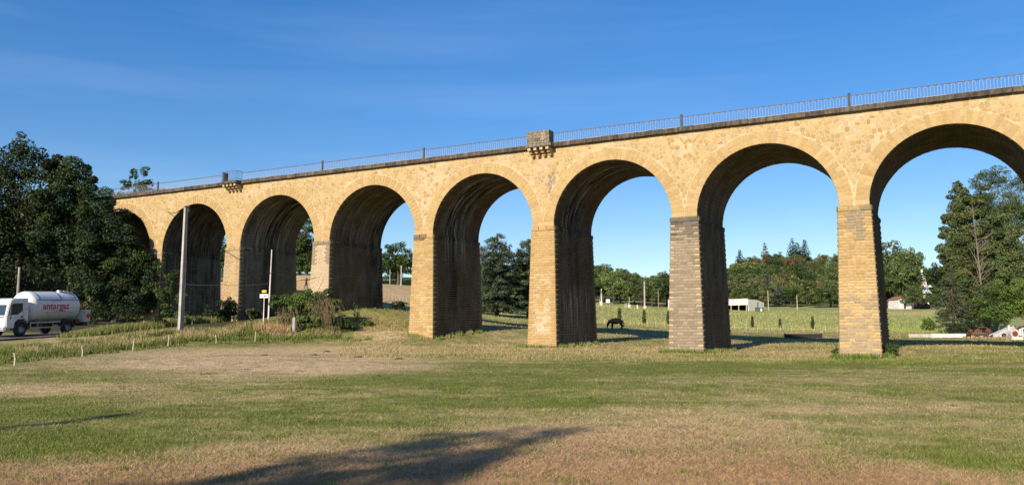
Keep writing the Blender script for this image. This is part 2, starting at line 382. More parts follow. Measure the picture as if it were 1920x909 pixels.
# ------------------------------------------------------------------ road
def ribbon(pts, width, lift, name, mt, kind='structure', step=1.0):
    pts = [np.array(p[:2], float) for p in pts]
    # Catmull-Rom
    q = []
    for k in range(len(pts) - 1):
        p0, p1, p2, p3 = pts[max(k - 1, 0)], pts[k], pts[k + 1], pts[min(k + 2, len(pts) - 1)]
        n = max(2, int(np.linalg.norm(p2 - p1) / step))
        for t in np.linspace(0, 1, n, endpoint=False):
            q.append(.5 * ((2 * p1) + (-p0 + p2) * t + (2 * p0 - 5 * p1 + 4 * p2 - p3) * t * t + (-p0 + 3 * p1 - 3 * p2 + p3) * t ** 3))
    q.append(pts[-1]); q = np.array(q)
    t = np.gradient(q, axis=0); t /= np.linalg.norm(t, axis=1)[:, None]; nrm = np.stack([-t[:, 1], t[:, 0]], -1)
    zc = G(q[:, 0], q[:, 1])
    cols = np.linspace(-.5, .5, 5); vs = []
    for k in range(len(q)):
        for c_ in cols:
            p = q[k] + nrm[k] * width * c_; vs.append((p[0], p[1], max(zc[k], g1(*p)) + lift))
    n = len(cols); fs = [(k * n + c_, k * n + c_ + 1, (k + 1) * n + c_ + 1, (k + 1) * n + c_) for k in range(len(q) - 1) for c_ in range(n - 1)]
    mb = MB().add(vs, fs)
    # skirt
    return tag(mb.build(name, mt, None, True), kind=kind), q, nrm
ROAD = [(-46, 10), (-43, 30), (-39.5, 46), (-36.7, 60), (-35.4, 68), (-34.2, 78), (-33.0, 87), (-33, 100), (-38, 125), (-50, 160), (-75, 200)]
ribbon(ROAD, 4.9, .06, 'road', M['asphalt'])
ribbon([(-16, 146), (-4, 149), (6, 152), (15, 156)], 4.0, .08, 'side_road', M['pale_road'])

# ------------------------------------------------------------------ viaduct
TH, VX, VY = 1.0782, 23.73, 55.07
HS, WD, RAD, ZC, ZT, ZR = 8.54, 8.1, 5.03, 15.08, 15.46, 16.28     # springing, depth, arch radius, cornice foot, deck, rail
via = tag(empty('viaduct', (VX, VY, 0), TH - math.pi / 2),
          'long railway viaduct of honey coloured stone with tall round arches crossing the meadow', 'viaduct')
ca, sa = math.cos(TH - math.pi / 2), math.sin(TH - math.pi / 2)
def v2w(x, y): return VX + ca * x - sa * y, VY + sa * x + ca * y
N_LO, N_HI = -3, 9
AMBER, GOLD, PALE, GREY, DARK, LIME = [np.array(c) for c in ((.395, .272, .122), (.365, .238, .092), (.47, .355, .195), (.235, .20, .155), (.085, .075, .062), (.74, .72, .66))]
def base_tint(r=None):
    r = random.random() if r is None else r
    c = AMBER * (1 - .35 * r) + PALE * .35 * r if r < .75 else GOLD * 1.0
    return c * random.uniform(.86, 1.1)
def mixc(a, b, t): return a * (1 - t) + b * t
def face_tint(n, x, z, quoin=0):
    """stains of the sunlit pier faces; x across the face, z height"""
    c = base_tint(); r = random.random()
    nn = float(fbm(x * .9 + n * 17, z * .5, 5)); zz = HS - z
    if n == 0:
        if -.45 < x < .75 and zz < 2.3 - abs(x - .15) * 1.6 + nn * .5: c = mixc(c, GREY * .8, .75 if r < .8 else .3)
        elif z < 2.6 and r < .30 + .30 * sm(2.6, 0.2, z): c = mixc(c, GREY * 1.1, .6)
        elif z < 3.4: c = mixc(c, PALE, .4)
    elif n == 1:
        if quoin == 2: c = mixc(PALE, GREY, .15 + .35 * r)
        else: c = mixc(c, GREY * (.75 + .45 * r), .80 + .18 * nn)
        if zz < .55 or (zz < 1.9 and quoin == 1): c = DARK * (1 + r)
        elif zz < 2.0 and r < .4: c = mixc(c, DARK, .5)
    elif n == 2:
        if abs(x + .1) < .8 and -.3 < z < 4.6 and nn > .38: c = mixc(c, LIME, min(.38, (nn - .38) * 2.6) * (1 - abs(x + .1)) * random.uniform(.4, 1.2))
        elif zz < 2.4 and x > .1 and nn > .5: c = mixc(c, GREY, .45)
        else: c = mixc(c, GOLD, .35)
    elif n == 3:
        if zz < .5 and x < .4: c = mixc(DARK, c, .3 * r + .1)
        elif z < 3 and nn > .52: c = mixc(c, PALE * 1.05, .6)
        if x < -.55 and zz < 2.5 and r < .4: c = mixc(c, GREY, .5)
    elif n == 4:
        c = mixc(c, GREY * 2.0, .45 + .3 * r)
        if zz < .5: c = mixc(c, GREY * .7, .8)
        elif zz < 2.2 and abs(x) > .6: c = mixc(c, DARK * 1.5, .6)
    elif n >= 5:
        c = mixc(c, GREY * 1.6, .25 + .4 * (nn > .55))
    return c
def shaded_side_tint(n, y, z):
    """brown stone of the inner faces, their shade darkened into the colour"""
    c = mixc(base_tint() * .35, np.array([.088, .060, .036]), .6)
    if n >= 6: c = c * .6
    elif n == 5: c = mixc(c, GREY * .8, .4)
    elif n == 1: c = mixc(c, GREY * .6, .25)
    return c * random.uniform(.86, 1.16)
def stain(n, V):
    """black, white and grey stains for pier n and the arch over it; V in viaduct coordinates"""
    y, z = V[:, 1], V[:, 2]; o = np.zeros((len(V), 3)); o[:, 0] = .22; o[:, 1] = .12; o[:, 2] = .4
    bd = lambda a, b, e=.5: sm(a - e, a + e * .6, y) * (1 - sm(b - e * .6, b + e, y))
    up_ = sm(HS - 1, HS + 1, z)
    if n == 3:
        o[:, 0] = np.maximum(o[:, 0], bd(2.0, 5.2) * up_ + (1 - up_) * bd(2.7, 4.6 - .12 * (HS - 2)) * sm(-.5, 3.5, z)); o[:, 1] = .06 + .75 * bd(1.8, 5.6) * sm(5, 9, z) + .5 * bd(3.2, 4.6) * (1 - sm(0, 1.6, z))
    elif n == 2:
        o[:, 0] = np.maximum(o[:, 0], np.maximum(bd(2.7, 3.2, .3), bd(3.9, 4.5, .3)) * (1 - up_) * sm(1.5, 3.6, z) + bd(1.8, 5.0) * up_ * .9); o[:, 1] = .06 + .7 * bd(1.2, 6.4, 1) * (1 - sm(2.5, 4.6, z)) + .75 * bd(1.6, 5) * up_
    elif n == 1: o[:, 0] = .2; o[:, 2] = .6
    elif n == 4: o[:, 0] = .15 + .75 * bd(6.0, 8.6); o[:, 1] = .10 + .35 * up_; o[:, 2] = .5
    elif n == 5: o[:, 0] = .15 + .85 * bd(3.2, 5.0, .4); o[:, 2] = .35 + .65 * bd(-.4, 3.0) + .3 * bd(5.2, 8.4); o[:, 1] = .12 + .65 * up_ * bd(2, 6.5, 1) + .4 * bd(.2, 2.8)
    elif n >= 6: o[:, 0] = .45; o[:, 1] = .3; o[:, 2] = .5
    return o
# unit stone: x,z in -.5..5, stands out of the wall towards -y by 1
def unit_block(k, bulge):
    q = random.Random(k); e = .035
    o = [(-.5, 0, -.5), (.5, 0, -.5), (.5, 0, .5), (-.5, 0, .5)]
    f = [(x * (1 - e * 1.6) , -1 + q.uniform(0, .25), z * (1 - e * 3.2)) for x, _, z in o]
    c = [(q.uniform(-.15, .15), -1 - bulge * q.uniform(.5, 1), q.uniform(-.15, .15))]
    return np.array(o + f + c), [(0, 1, 5), (0, 5, 4), (1, 2, 6), (1, 6, 5), (2, 3, 7), (2, 7, 6), (3, 0, 4), (3, 4, 7), (4, 5, 8), (5, 6, 8), (6, 7, 8), (7, 4, 8)]
UB = [unit_block(k, .5) for k in range(6)]
UBM = []
for v_, f_ in UB:
    m_ = bpy.data.meshes.new('stone'); m_.from_pydata(v_.tolist(), [], f_); m_.materials.append(M['stone'])
    a_ = m_.color_attributes.new('tint', 'FLOAT_COLOR', 'POINT'); a_.data.foreach_set('color', np.ones(len(v_) * 4, np.float32)); UBM.append(m_)
count = {}
class Pile:
    """stones of one part: the first 300 of a name become objects, the rest one mesh"""
    def __init__(s, part, pier_n=None): s.part = part; s.V = []; s.F = []; s.C = []; s.n = 0; s.pn = pier_n
    def put(s, name, O, U, Vv, N, w, h, d, col, single=True):
        k = random.randrange(6)
        if single and count.get(name, 0) < 300:
            count[name] = count.get(name, 0) + 1
            o = bpy.data.objects.new(name, UBM[k]); COL.objects.link(o); o.parent = s.part
            A = Matrix(((U[0] * w, -N[0] * d, Vv[0] * h, O[0]), (U[1] * w, -N[1] * d, Vv[1] * h, O[1]), (U[2] * w, -N[2] * d, Vv[2] * h, O[2]), (0, 0, 0, 1)))
            o.matrix_local = A; o.color = (*col, 1)
        else:
            v, f = UB[k]
            P_ = np.array(O) + v[:, :1] * np.array(U) * w - v[:, 1:2] * np.array(N) * d + v[:, 2:] * np.array(Vv) * h
            s.V.append(P_); s.F.append(np.array(f) + s.n); s.C.append(np.tile(col, (len(v), 1))); s.n += len(v)
    def poly(s, V3, tris, col):
        s.V.append(np.array(V3)); s.F.append(np.array(tris) + s.n); s.C.append(np.tile(col, (len(V3), 1))); s.n += len(V3)
    def finish(s, name):
        if s.V:
            VV = np.vstack(s.V); me = np_mesh(name, VV, np.vstack(s.F), np.vstack(s.C), S=None if s.pn is None else stain(s.pn, VV)); o = link(name, me, M['stone' if s.pn is None else 'shaded_inner_stone'], s.part); o['kind'] = 'stuff'; return o
X_, Y_, Z_ = np.eye(3)
BAT = .026
def pier_geo(n):
    xb = -12 * n; a, b = v2w(xb, -.3); c, d = v2w(xb, WD + .3)
    zb = min(g1(a, b), g1(c, d), g1(*v2w(xb + 1.3, -.3)), g1(*v2w(xb - 1.3, -.3))) - .5
    return xb, zb
def make_pier(n):
    xb, zb = pier_geo(n); H = HS - zb
    hx = lambda z: 1.064 + BAT * (HS - z); yf = lambda z: -.07 - BAT * (HS - z); yb = lambda z: WD + .07 + BAT * (HS - z)
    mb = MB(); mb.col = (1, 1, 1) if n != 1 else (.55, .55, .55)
    vs = [(xb + sx * (hx(z) - .03), (yf(z) + .03 if sy < 0 else yb(z) - .03), z) for z in (zb, HS - .01) for sx, sy in ((-1, -1), (1, -1), (1, 1), (-1, 1))]
    mb.add(vs, [(0, 1, 5, 4), (1, 2, 6, 5), (2, 3, 7, 6), (3, 0, 4, 7), (4, 5, 6, 7)])
    pier = mb.build('pier', M['mortar'], via)
    if n < -1 or n > 7: return
    pl = Pile(pier); pi_ = Pile(pier, n); z = HS; k = 0; J = .022
    vis_front = n >= -1
    while z > zb + .25:
        h = .40 if k == 0 else random.uniform(.185, .235) ; zc = z - h / 2; w = hx(zc)
        nb = math.sqrt(1 + BAT * BAT); Vf = np.array([0, BAT, 1]) / nb; Nf = np.array([0, -1, BAT]) / nb
        # front face
        if k == 0: edges = np.linspace(-w, w, 4); ql = qr = None
        else:
            ql, qr = (.62, .40) if k % 2 else (.36, .60)
            ql *= random.uniform(.9, 1.1); qr *= random.uniform(.9, 1.1)
            inner = w * 2 - ql - qr; m = max(2, round(inner / random.uniform(.42, .6)))
            cuts = np.cumsum(np.random.dirichlet(np.full(m, 9.)))[:-1] * inner if m > 1 else []
            edges = np.concatenate([[-w, -w + ql], -w + ql + cuts, [w - qr, w]])
        for q in range(len(edges) - 1):
            x0, x1 = edges[q], edges[q + 1]; isq = k > 0 and q in (0, len(edges) - 2)
            xc = (x0 + x1) / 2; wide = (x1 - x0) > .5
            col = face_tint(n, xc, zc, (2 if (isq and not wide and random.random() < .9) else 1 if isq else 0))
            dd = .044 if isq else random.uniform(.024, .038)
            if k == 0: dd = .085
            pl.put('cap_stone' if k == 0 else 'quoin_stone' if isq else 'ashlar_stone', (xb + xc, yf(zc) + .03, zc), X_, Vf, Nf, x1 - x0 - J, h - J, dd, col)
        # right and left inner faces, rougher and joined
        for sx in (1, -1):
            if sx < 0 and n > 1: continue
            y0, y1 = yf(zc), yb(zc); Vs = np.array([-sx * BAT, 0, 1]) / nb; Ns = np.array([sx, 0, BAT]) / nb
            a_ = .62 if k % 2 == 0 else .36; m = 13
            inner = y1 - y0 - 2 * a_; cu = (np.arange(1, m) + np.random.uniform(-.25, .25, m - 1) ) / m * inner
            ed = np.concatenate([[y0, y0 + a_], y0 + a_ + cu, [y1 - a_, y1]])
            for q in range(len(ed) - 1):
                yc = (ed[q] + ed[q + 1]) / 2; isq = q in (0, len(ed) - 2)
                col = shaded_side_tint(n, yc, zc) if not isq else mixc(shaded_side_tint(n, yc, zc), PALE, .3)
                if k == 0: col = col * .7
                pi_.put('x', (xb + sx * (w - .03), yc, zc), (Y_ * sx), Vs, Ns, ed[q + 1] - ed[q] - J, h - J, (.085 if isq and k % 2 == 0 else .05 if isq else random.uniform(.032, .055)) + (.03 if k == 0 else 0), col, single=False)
        z -= h; k += 1
    pl.finish('coursed_stonework'); pi_.finish('side_stonework')
for n in [0, 1, 2, 3, 4, 5, 6, 7, -1, -2, 8, 9]: make_pier(n)

# arches, spandrels
def tri_fan(n): return [(0, i, i + 1) for i in range(1, n - 1)]
vous_me = {}
def vous_mesh(r0, r1, da, k):
    key = (round(r0, 3), round(r1, 3), k)
    if key in vous_me: return vous_me[key]
    q = random.Random(k * 31 + int(r1 * 100)); g = .011; vs = []
    for y, e in ((.03, 0), (.008, .008)):
        for r_, s in ((r0 + e, -1), (r0 + e, 1), (r1 - e, 1), (r1 - e, -1)):
            a = s * (da / 2 - (g + e) / r_); vs.append((r_ * math.sin(a), y + (q.uniform(-.008, .008) if e else 0), r_ * math.cos(a)))
    vs.append((0, .003, (r0 + r1) / 2))
    fs = [(0, 1, 5, 4), (1, 2, 6, 5), (2, 3, 7, 6), (3, 0, 4, 7), (4, 5, 8), (5, 6, 8), (6, 7, 8), (7, 4, 8)]
    mb = MB().add(vs, fs); me = mb.mesh('voussoir'); bm = bmesh.new(); bm.from_mesh(me); bmesh.ops.recalc_face_normals(bm, faces=bm.faces[:]); bm.to_mesh(me); bm.free()
    me.materials.append(M['stone']); vous_me[key] = me; return me
def make_arch(n):
    xc = -12 * (n + .5)
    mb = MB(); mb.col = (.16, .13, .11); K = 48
    A = [math.pi * k / K for k in range(K + 1)]
    for k in range(K):
        a, b = A[k], A[k + 1]
        pa = (xc + RAD * math.cos(a), HS + RAD * math.sin(a)); pb = (xc + RAD * math.cos(b), HS + RAD * math.sin(b))
        mb.add([(pa[0], .03, pa[1]), (pb[0], .03, pb[1]), (pb[0], WD, pb[1]), (pa[0], WD, pa[1])], [(0, 1, 2, 3)])
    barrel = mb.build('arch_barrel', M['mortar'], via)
    mb = MB()
    pts = [(xc + RAD * math.cos(a), HS + RAD * math.sin(a)) for a in A]
    tops = [(xc + 6 * max(-1, min(1, math.cos(a) * 1.0 if 0 < k < K else math.copysign(1, math.cos(a)))), ZC + .1) for k, a in enumerate(A)]
    for y, fl in ((.03, 1), (WD, -1)):
        vs = [(p[0], y, p[1]) for p in pts] + [(t[0], y, t[1]) for t in tops] + [(xc + 6, y, HS), (xc - 6, y, HS)]
        m = K + 1; fs = [(k, k + 1, m + k + 1, m + k) for k in range(K)] + [(0, m, 2 * m), (K, 2 * m + 1, m + K)]
        mb.add(vs, fs)
    sp = mb.build('spandrel_wall', M['mortar'], via)
    # barrel courses
    if -2 <= n <= 7:
        pl = Pile(barrel, n + 1); nc = 52
        for k in range(nc):
            a = math.pi * (k + .5) / nc
            z = HS + RAD * math.sin(a); tang = np.array([-math.sin(a), 0, math.cos(a)]); inn = -np.array([math.cos(a), 0, math.sin(a)])
            if a < .9: pn = n       # right-hand haunch belongs to the next pier
            y = .0; e = [0.04, .45 if k % 2 else .7]
            while e[-1] < WD - .8: e.append(e[-1] + random.uniform(.45, .75))
            e.append(WD)
            for q in range(len(e) - 1):
                yc = (e[q] + e[q + 1]) / 2
                col = shaded_side_tint(n + 1, yc, z) if a > math.pi / 2 else shaded_side_tint(min(n, 1), yc, z)
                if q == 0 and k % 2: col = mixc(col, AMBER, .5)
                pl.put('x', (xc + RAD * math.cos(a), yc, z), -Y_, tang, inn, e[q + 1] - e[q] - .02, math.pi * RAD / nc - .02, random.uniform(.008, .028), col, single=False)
        pl.finish('barrel_stonework')
    # voussoirs
    nv = 50; da = math.pi / nv; extr = []
    order = sorted(range(nv), key=lambda k: -math.sin(math.pi * (k + .5) / nv))
    pl = Pile(sp)
    for k in range(nv):
        a = math.pi * (k + .5) / nv; two = random.random() < .3; r1 = RAD + random.choice((.90, .94, .965)); extr.append(r1)
        seg = [(RAD, r1)] if not two else [(RAD, RAD + .48), (RAD + .48, r1)]
        for r0, r2 in seg:
            col = mixc(AMBER, PALE, random.random() * .45); col = mixc(col, GOLD, .5 * (random.random() < .1))
            if n == 1 and False: pass
            col = col * random.uniform(.90, 1.06); me = vous_mesh(r0, r2, da, random.randrange(3))
            if -2 <= n and count.get('voussoir', 0) < 300:
                count['voussoir'] = count.get('voussoir', 0) + 1
                o = link('voussoir', me, None, sp, loc=(xc, 0, HS), rot=(0, math.pi / 2 - a, 0)); o.color = (*col, 1)
            else:
                v = np.array([vv.co for vv in me.vertices]); t = math.pi / 2 - a; c_, s_ = math.cos(t), math.sin(t)
                v = np.stack([xc + c_ * v[:, 0] + s_ * v[:, 2], v[:, 1], HS - s_ * v[:, 0] + c_ * v[:, 2]], -1)
                tr = []
                for f in me.polygons:
                    w_ = list(f.vertices); tr += [(w_[0], w_[i], w_[i + 1]) for i in range(1, len(w_) - 1)]
                pl.poly(v, tr, col)
    pl.finish('arch_ring_stonework')
    return sp, barrel
arches = {}
for n in [-1, 0, 1, 2, 3, 4, 5, 6, 7, 8, -2, -3]: arches[n] = make_arch(n)

# rubble masonry above the arches: one Voronoi pattern along the whole wall
def clip(poly, a, b, c):
    """keep the side a*x+b*z<=c"""
    o = []
    for i in range(len(poly)):
        p, q = poly[i], poly[(i + 1) % len(poly)]; dp = a * p[0] + b * p[1] - c; dq = a * q[0] + b * q[1] - c
        if dp <= 0: o.append(p)
        if dp * dq < 0: t = dp / (dp - dq); o.append((p[0] + (q[0] - p[0]) * t, p[1] + (q[1] - p[1]) * t))
    return o
gs = .33; x_lo, x_hi = -12 * 8.2, 12 * 2.2; nx = int((x_hi - x_lo) / gs); nzr = int((ZC - HS) / gs) + 2
pt = {(i, j): (x_lo + (i + .5 + random.uniform(-.42, .42)) * gs, HS + (j + .5 + random.uniform(-.42, .42)) * gs) for i in range(-1, nx + 1) for j in range(-2, nzr + 2)}
cells = []
for (i, j), p in pt.items():
    if not (HS + .1 < p[1] < ZC): continue
    n = math.floor(-p[0] / 12); xc = -12 * (n + .5); r_ = math.hypot(p[0] - xc, p[1] - HS)
    if r_ < RAD + .95: continue
    poly = [(p[0] - .5, p[1] - .5), (p[0] + .5, p[1] - .5), (p[0] + .5, p[1] + .5), (p[0] - .5, p[1] + .5)]
    for di in (-2, -1, 0, 1, 2):
        for dj in (-2, -1, 0, 1, 2):
            q = pt.get((i + di, j + dj))
            if q is None or (di == 0 and dj == 0): continue
            a, b = q[0] - p[0], q[1] - p[1]; L_ = math.hypot(a, b); a /= L_; b /= L_
            poly = clip(poly, a, b, a * p[0] + b * p[1] + L_ / 2 - random.uniform(.014, .026))
            if len(poly) < 3: break
        if len(poly) < 3: break
    if len(poly) < 3: continue
    poly = clip(poly, 0, 1, ZC - .02)
    q2 = []
    for x, z in poly:                                   # keep clear of the arch ring
        for cx in (xc, xc + 12, xc - 12):
            d = math.hypot(x - cx, z - HS)
            if d < RAD + .985: x, z = cx + (x - cx) * (RAD + .985) / max(d, .01), HS + (z - HS) * (RAD + .985) / max(d, .01)
        q2.append((x, z))
    poly = q2
    ar = abs(sum(poly[k][0] * poly[(k + 1) % len(poly)][1] - poly[(k + 1) % len(poly)][0] * poly[k][1] for k in range(len(poly)))) / 2
    if len(poly) >= 3 and ar > .008: cells.append((n, p, poly, ar))
cells.sort(key=lambda c: (c[0] < -1, -round(c[1][0] / 3), -c[3]))
piles = {}
for n, p, poly, ar in cells:
    if n not in arches: continue
    sp = arches[n][0]; m = len(poly); cx = sum(q[0] for q in poly) / m; cz = sum(q[1] for q in poly) / m
    dz_ = random.uniform(-.012, .004)
    vs = [(q[0] - cx, .03, q[1] - cz) for q in poly] + [((q[0] - cx) * .965, .018 + dz_ * .5 + random.uniform(-.004, .004), (q[1] - cz) * .965) for q in poly] + [(0, .016 + dz_ * .5, 0)]
    tris = []
    for k in range(m):
        k2 = (k + 1) % m; tris += [(k, k2, m + k2), (k, m + k2, m + k), (m + k, m + k2, 2 * m)]
    r = random.random(); nn = float(fbm(p[0] * .5, p[1] * .5, 77))
    if r < .08 + .5 * (nn - .5): c = mixc(mixc(GOLD, AMBER, .35), np.array([.34, .215, .09]), random.random() * .45) * random.uniform(.88, 1.03)
    else: c = mixc(mixc(AMBER, PALE, random.random() * .7), np.array([.52, .40, .27]), sm(.5, .7, nn) * .6) * random.uniform(.82, 1.07)
    if -23.6 + (p[1] - 12) * .06 < p[0] < -22.8 + (p[1] - 10) * .02 and 8.6 < p[1] < 13 and random.random() < .85: c = mixc(c, GREY * .8, .75)
    if p[1] > ZC - .5 and random.random() < .3: c = mixc(c, PALE, .5)
    nb_ = int(abs(math.sin(p[0] * 3)) * 0)
    if count.get('rubble_stone', 0) < 300 and -2 < n:
        count['rubble_stone'] = count.get('rubble_stone', 0) + 1
        me = bpy.data.meshes.new('rubble_stone'); me.from_pydata(vs, [], tris); me.materials.append(M['stone'])
        a_ = me.color_attributes.new('tint', 'FLOAT_COLOR', 'POINT'); a_.data.foreach_set('color', np.ones(len(vs) * 4, np.float32))
        o = link('rubble_stone', me, None, sp, loc=(cx, 0, cz)); o.color = (*c, 1)
    else:
        if n not in piles: piles[n] = Pile(sp)
        piles[n].poly(np.array(vs) + [cx, 0, cz], tris, c)
for n, pl in piles.items(): pl.finish('rubble_stonework')
# deck, cornices
mb = MB(); x0, x1 = -12 * 10, 12 * 3
mb.box(((x0 + x1) / 2, WD / 2, ZC + .19), (x1 - x0, WD - .3, .34)); mb.build('deck', M['concrete'], via)
x = x1
while x > x0:
    L_ = random.uniform(1.1, 1.5); dy = random.uniform(-.012, .012); dz_ = random.uniform(-.008, .008); s = random.uniform(.7, 1.2)
    for yy, sg in ((-.14, 1), (WD + .14, -1)):
        if sg < 0 and random.random() < 0: continue
        mb = MB(); ln = L_ - .02
        pr = [(-.14, 0), (-.14, .36), (.30, .38), (.30, 0.02), (.1, -.06), (.0, -.06)]
        vs = [(x - L_ / 2 + e * ln / 2, yy + sg * (a - .0) + dy, ZC + .06 + b + dz_) for e in (-1, 1) for a, b in pr]
        m = len(pr); mb.add(vs, [tuple(range(m)), tuple(range(2 * m - 1, m - 1, -1))] + [(i, i + m, (i + 1) % m + m, (i + 1) % m) for i in range(m)])
        o = mb.build('cornice_stone', M['grey_stone'], via); o.color = (s, s * .97, s * .93, 1)
    x -= L_

# railing: one part per span between posts, iron hoops side by side
hoop = MB()
hw = .10; r_ = .014
hoop.tube([(-hw, 0, 0), (-hw, 0, .66), (-hw * .7, 0, .75), (0, 0, .79), (hw * .7, 0, .75), (hw, 0, .66), (hw, 0, 0)], r_, 4, cap=False)
hoop_me = hoop.mesh('baluster'); hoop_me.materials.append(M['iron'])
def railing(xa, xb_, y=-.16):
    rl = empty('railing', (0, 0, 0), parent=via)
    mb = MB(); mb.box(((xa + xb_) / 2, y, ZR), (abs(xb_ - xa), .06, .05)); mb.build('top_rail', M['iron_dark'], rl)
    mb = MB(); mb.box(((xa + xb_) / 2, y, ZT + .07), (abs(xb_ - xa), .03, .02)); mb.build('bottom_rail', M['iron'], rl)
    k = 0; n = int(abs(xa - xb_) / .40); st = abs(xa - xb_) / n
    rest = MB()
    for k in range(n):
        xx = max(xa, xb_) - (k + .5) * st
        if count.get('baluster', 0) < 300:
            count['baluster'] = count.get('baluster', 0) + 1
            link('baluster', hoop_me, None, rl, loc=(xx, y, ZT))
        else: rest.add([(v[0] + xx, v[1] + y, v[2] + ZT) for v in hoop.v], hoop.f)
    if rest.v: tag(rest.build('balusters_beyond', M['iron'], rl), kind='stuff')
for n in (-1, 0, 1, 2, 3, 4, 5, 6, 7, 8, -2):
    a, b = -12 * n, -12 * (n + 1)
    if n == 2: a -= 1.05
    if n == 1: b += 1.05
    if n == 5: a -= .95
    if n == 4: b += .95
    railing(a - .12, b + .12)
for n in range(-2, 9):
    if n in (2, 5): continue
    p_ = MB(); p_.bbox((-12 * n, -.16, ZT + .46), (.15, .15, .96), .01); p_.bbox((-12 * n, -.16, ZT + .97), (.20, .20, .06), .01)
    p_.bbox((-12 * n, -.25, ZT - .1), (.22, .14, .30), .01)
    p_.build('post', M['iron_dark'] if n > 2 else M['grey_stone'], via)
# stone refuge over pier 2, iron balcony over pier 5
def corbels(part, xc, wdt, depth, y0=0, sg=-1):
    for k in range(4):
        x = xc + (k - 1.5) * wdt / 4 * 1.06
        mb = MB()
        for q in range(3):
            pr = depth * (1 - q * .30); mb.box((x, y0 + sg * pr / 2, ZC - .13 - q * .2), (.27 - q * .001, pr, .197))
        o = mb.build('corbel', M['stone'], part); o.color = (*(PALE * random.uniform(.9, 1.05)), 1)
for y0, sg in ((0, -1), (WD, 1)):
    rf = empty('stone_refuge', (0, 0, 0), parent=via); xc = -24.0
    mb = MB(); mb.bbox((xc, y0 + sg * .45, ZC + .17), (2.35, .98, .30), .04); mb.build('floor_slab', M['parapet_stone'], rf)
    for zz in range(5):
        nxs = 4; off = (zz % 2) * .22; ed = sorted({-1.03, 1.03, *[round(-1.03 + .5 * q + off + random.uniform(-.06, .06), 2) for q in range(1, nxs) if -1 < -1.03 + .5 * q + off < .85]})
        for q in range(len(ed) - 1):
            mb = MB(); hh = .215; mb.bbox((xc + (ed[q] + ed[q + 1]) / 2, y0 + sg * .74, ZC + .33 + hh * (zz + .5) - .0), (ed[q + 1] - ed[q] - .01, .30 + random.uniform(-.015, .015), hh - .008), .012)
            o = mb.build('parapet_stone', M['parapet_stone'], rf); s = random.uniform(.65, 1.3); 
            if q == 2 and zz in (1, 2, 3): s = 1.55
            o.color = (s, s * .98, s * .93, 1)
    for sx in (-1, 1):
        mb = MB(); mb.bbox((xc + sx * .88, y0 + sg * .28, ZC + .33 + .53), (.28, .60, 1.06), .012); o = mb.build('side_wall', M['parapet_stone'], rf)
    corbels(rf, xc, 2.1, .92, y0, sg)
rf = empty('iron_balcony', (0, 0, 0), parent=via); xc = -60.0
mb = MB(); mb.bbox((xc, -.48, ZC + .19), (2.2, 1.0, .3), .03); mb.build('floor_slab', M['grey_stone'], rf)
for a, b in (((xc - 1.03, -.92), (xc + 1.03, -.92)), ((xc - 1.03, -.92), (xc - 1.03, -.1)), ((xc + 1.03, -.92), (xc + 1.03, -.1))):
    mb = MB(); mb.tube([(a[0], a[1], ZR + .12), (b[0], b[1], ZR + .12)], .025, 5); mb.tube([(a[0], a[1], ZT + .16), (b[0], b[1], ZT + .16)], .02, 5); mb.build('handrail', M['iron_dark'], rf)
    n = 14 if a[1] == b[1] else 5
    for k in range(n + 1):
        x = a[0] + (b[0] - a[0]) * k / n; y = a[1] + (b[1] - a[1]) * k / n
        mb = MB(); mb.tube([(x, y, ZC + .3), (x, y, ZR + .12)], .022 if k in (0, n) else .012, 4); mb.build('bar', M['iron_dark'], rf)
mb = MB(); mb.bbox((xc - 1.0, -.5, ZT + .45), (.30, .5, .95), .03); mb.build('stone_post', M['grey_stone'], rf)
corbels(rf, xc, 2.0, .9)

# ------------------------------------------------------------------ foliage
def unit(n):
    v = rng.normal(size=(n, 3)); return v / np.linalg.norm(v, axis=1)[:, None]
def leaf_mesh(name, cl, n, size, flat=0., shell=.5, asp=.5, hue=.12, contrast=.35, droop=0.):
    """many small leaf faces spread over clumps; cl = rows (x,y,z,rx,ry,rz)"""
    cl = np.asarray(cl, float); ar = (cl[:, 3] * cl[:, 4] + cl[:, 3] * cl[:, 5] + cl[:, 4] * cl[:, 5]); k = rng.choice(len(cl), n, p=ar / ar.sum())
    d = unit(n); r = shell + (1 - shell) * rng.random(n) ** .6
    pos = cl[k, :3] + d * r[:, None] * cl[k, 3:6]
    nrm = d * .8 + unit(n) * .75 + np.array([0, 0, .35 + flat * 3]); nrm /= np.linalg.norm(nrm, axis=1)[:, None]
    t = np.cross(nrm, unit(n)); t /= np.linalg.norm(t, axis=1)[:, None] + 1e-9; b = np.cross(nrm, t)
    t[:, 2] -= droop; s = size * rng.uniform(.6, 1.35, n)[:, None]
    V = np.stack([pos - t * s * .5, pos + b * s * asp * .5 + nrm * s * .08, pos + t * s * .5, pos - b * s * asp * .5 + nrm * s * .08], 1).reshape(-1, 3)
    F = np.arange(4 * n).reshape(n, 4)
    ct = rng.uniform(1 - contrast, 1 + contrast, len(cl))[k] * rng.uniform(.7, 1.3, n)
    hu = rng.uniform(-hue, hue, len(cl))[k] + rng.uniform(-hue, hue, n)
    C = np.stack([ct * (1 + hu * 1.5), ct * (1 + hu * .3), ct * (1 - hu)], -1)
    return np_mesh(name, V, F, np.repeat(C, 4, 0))
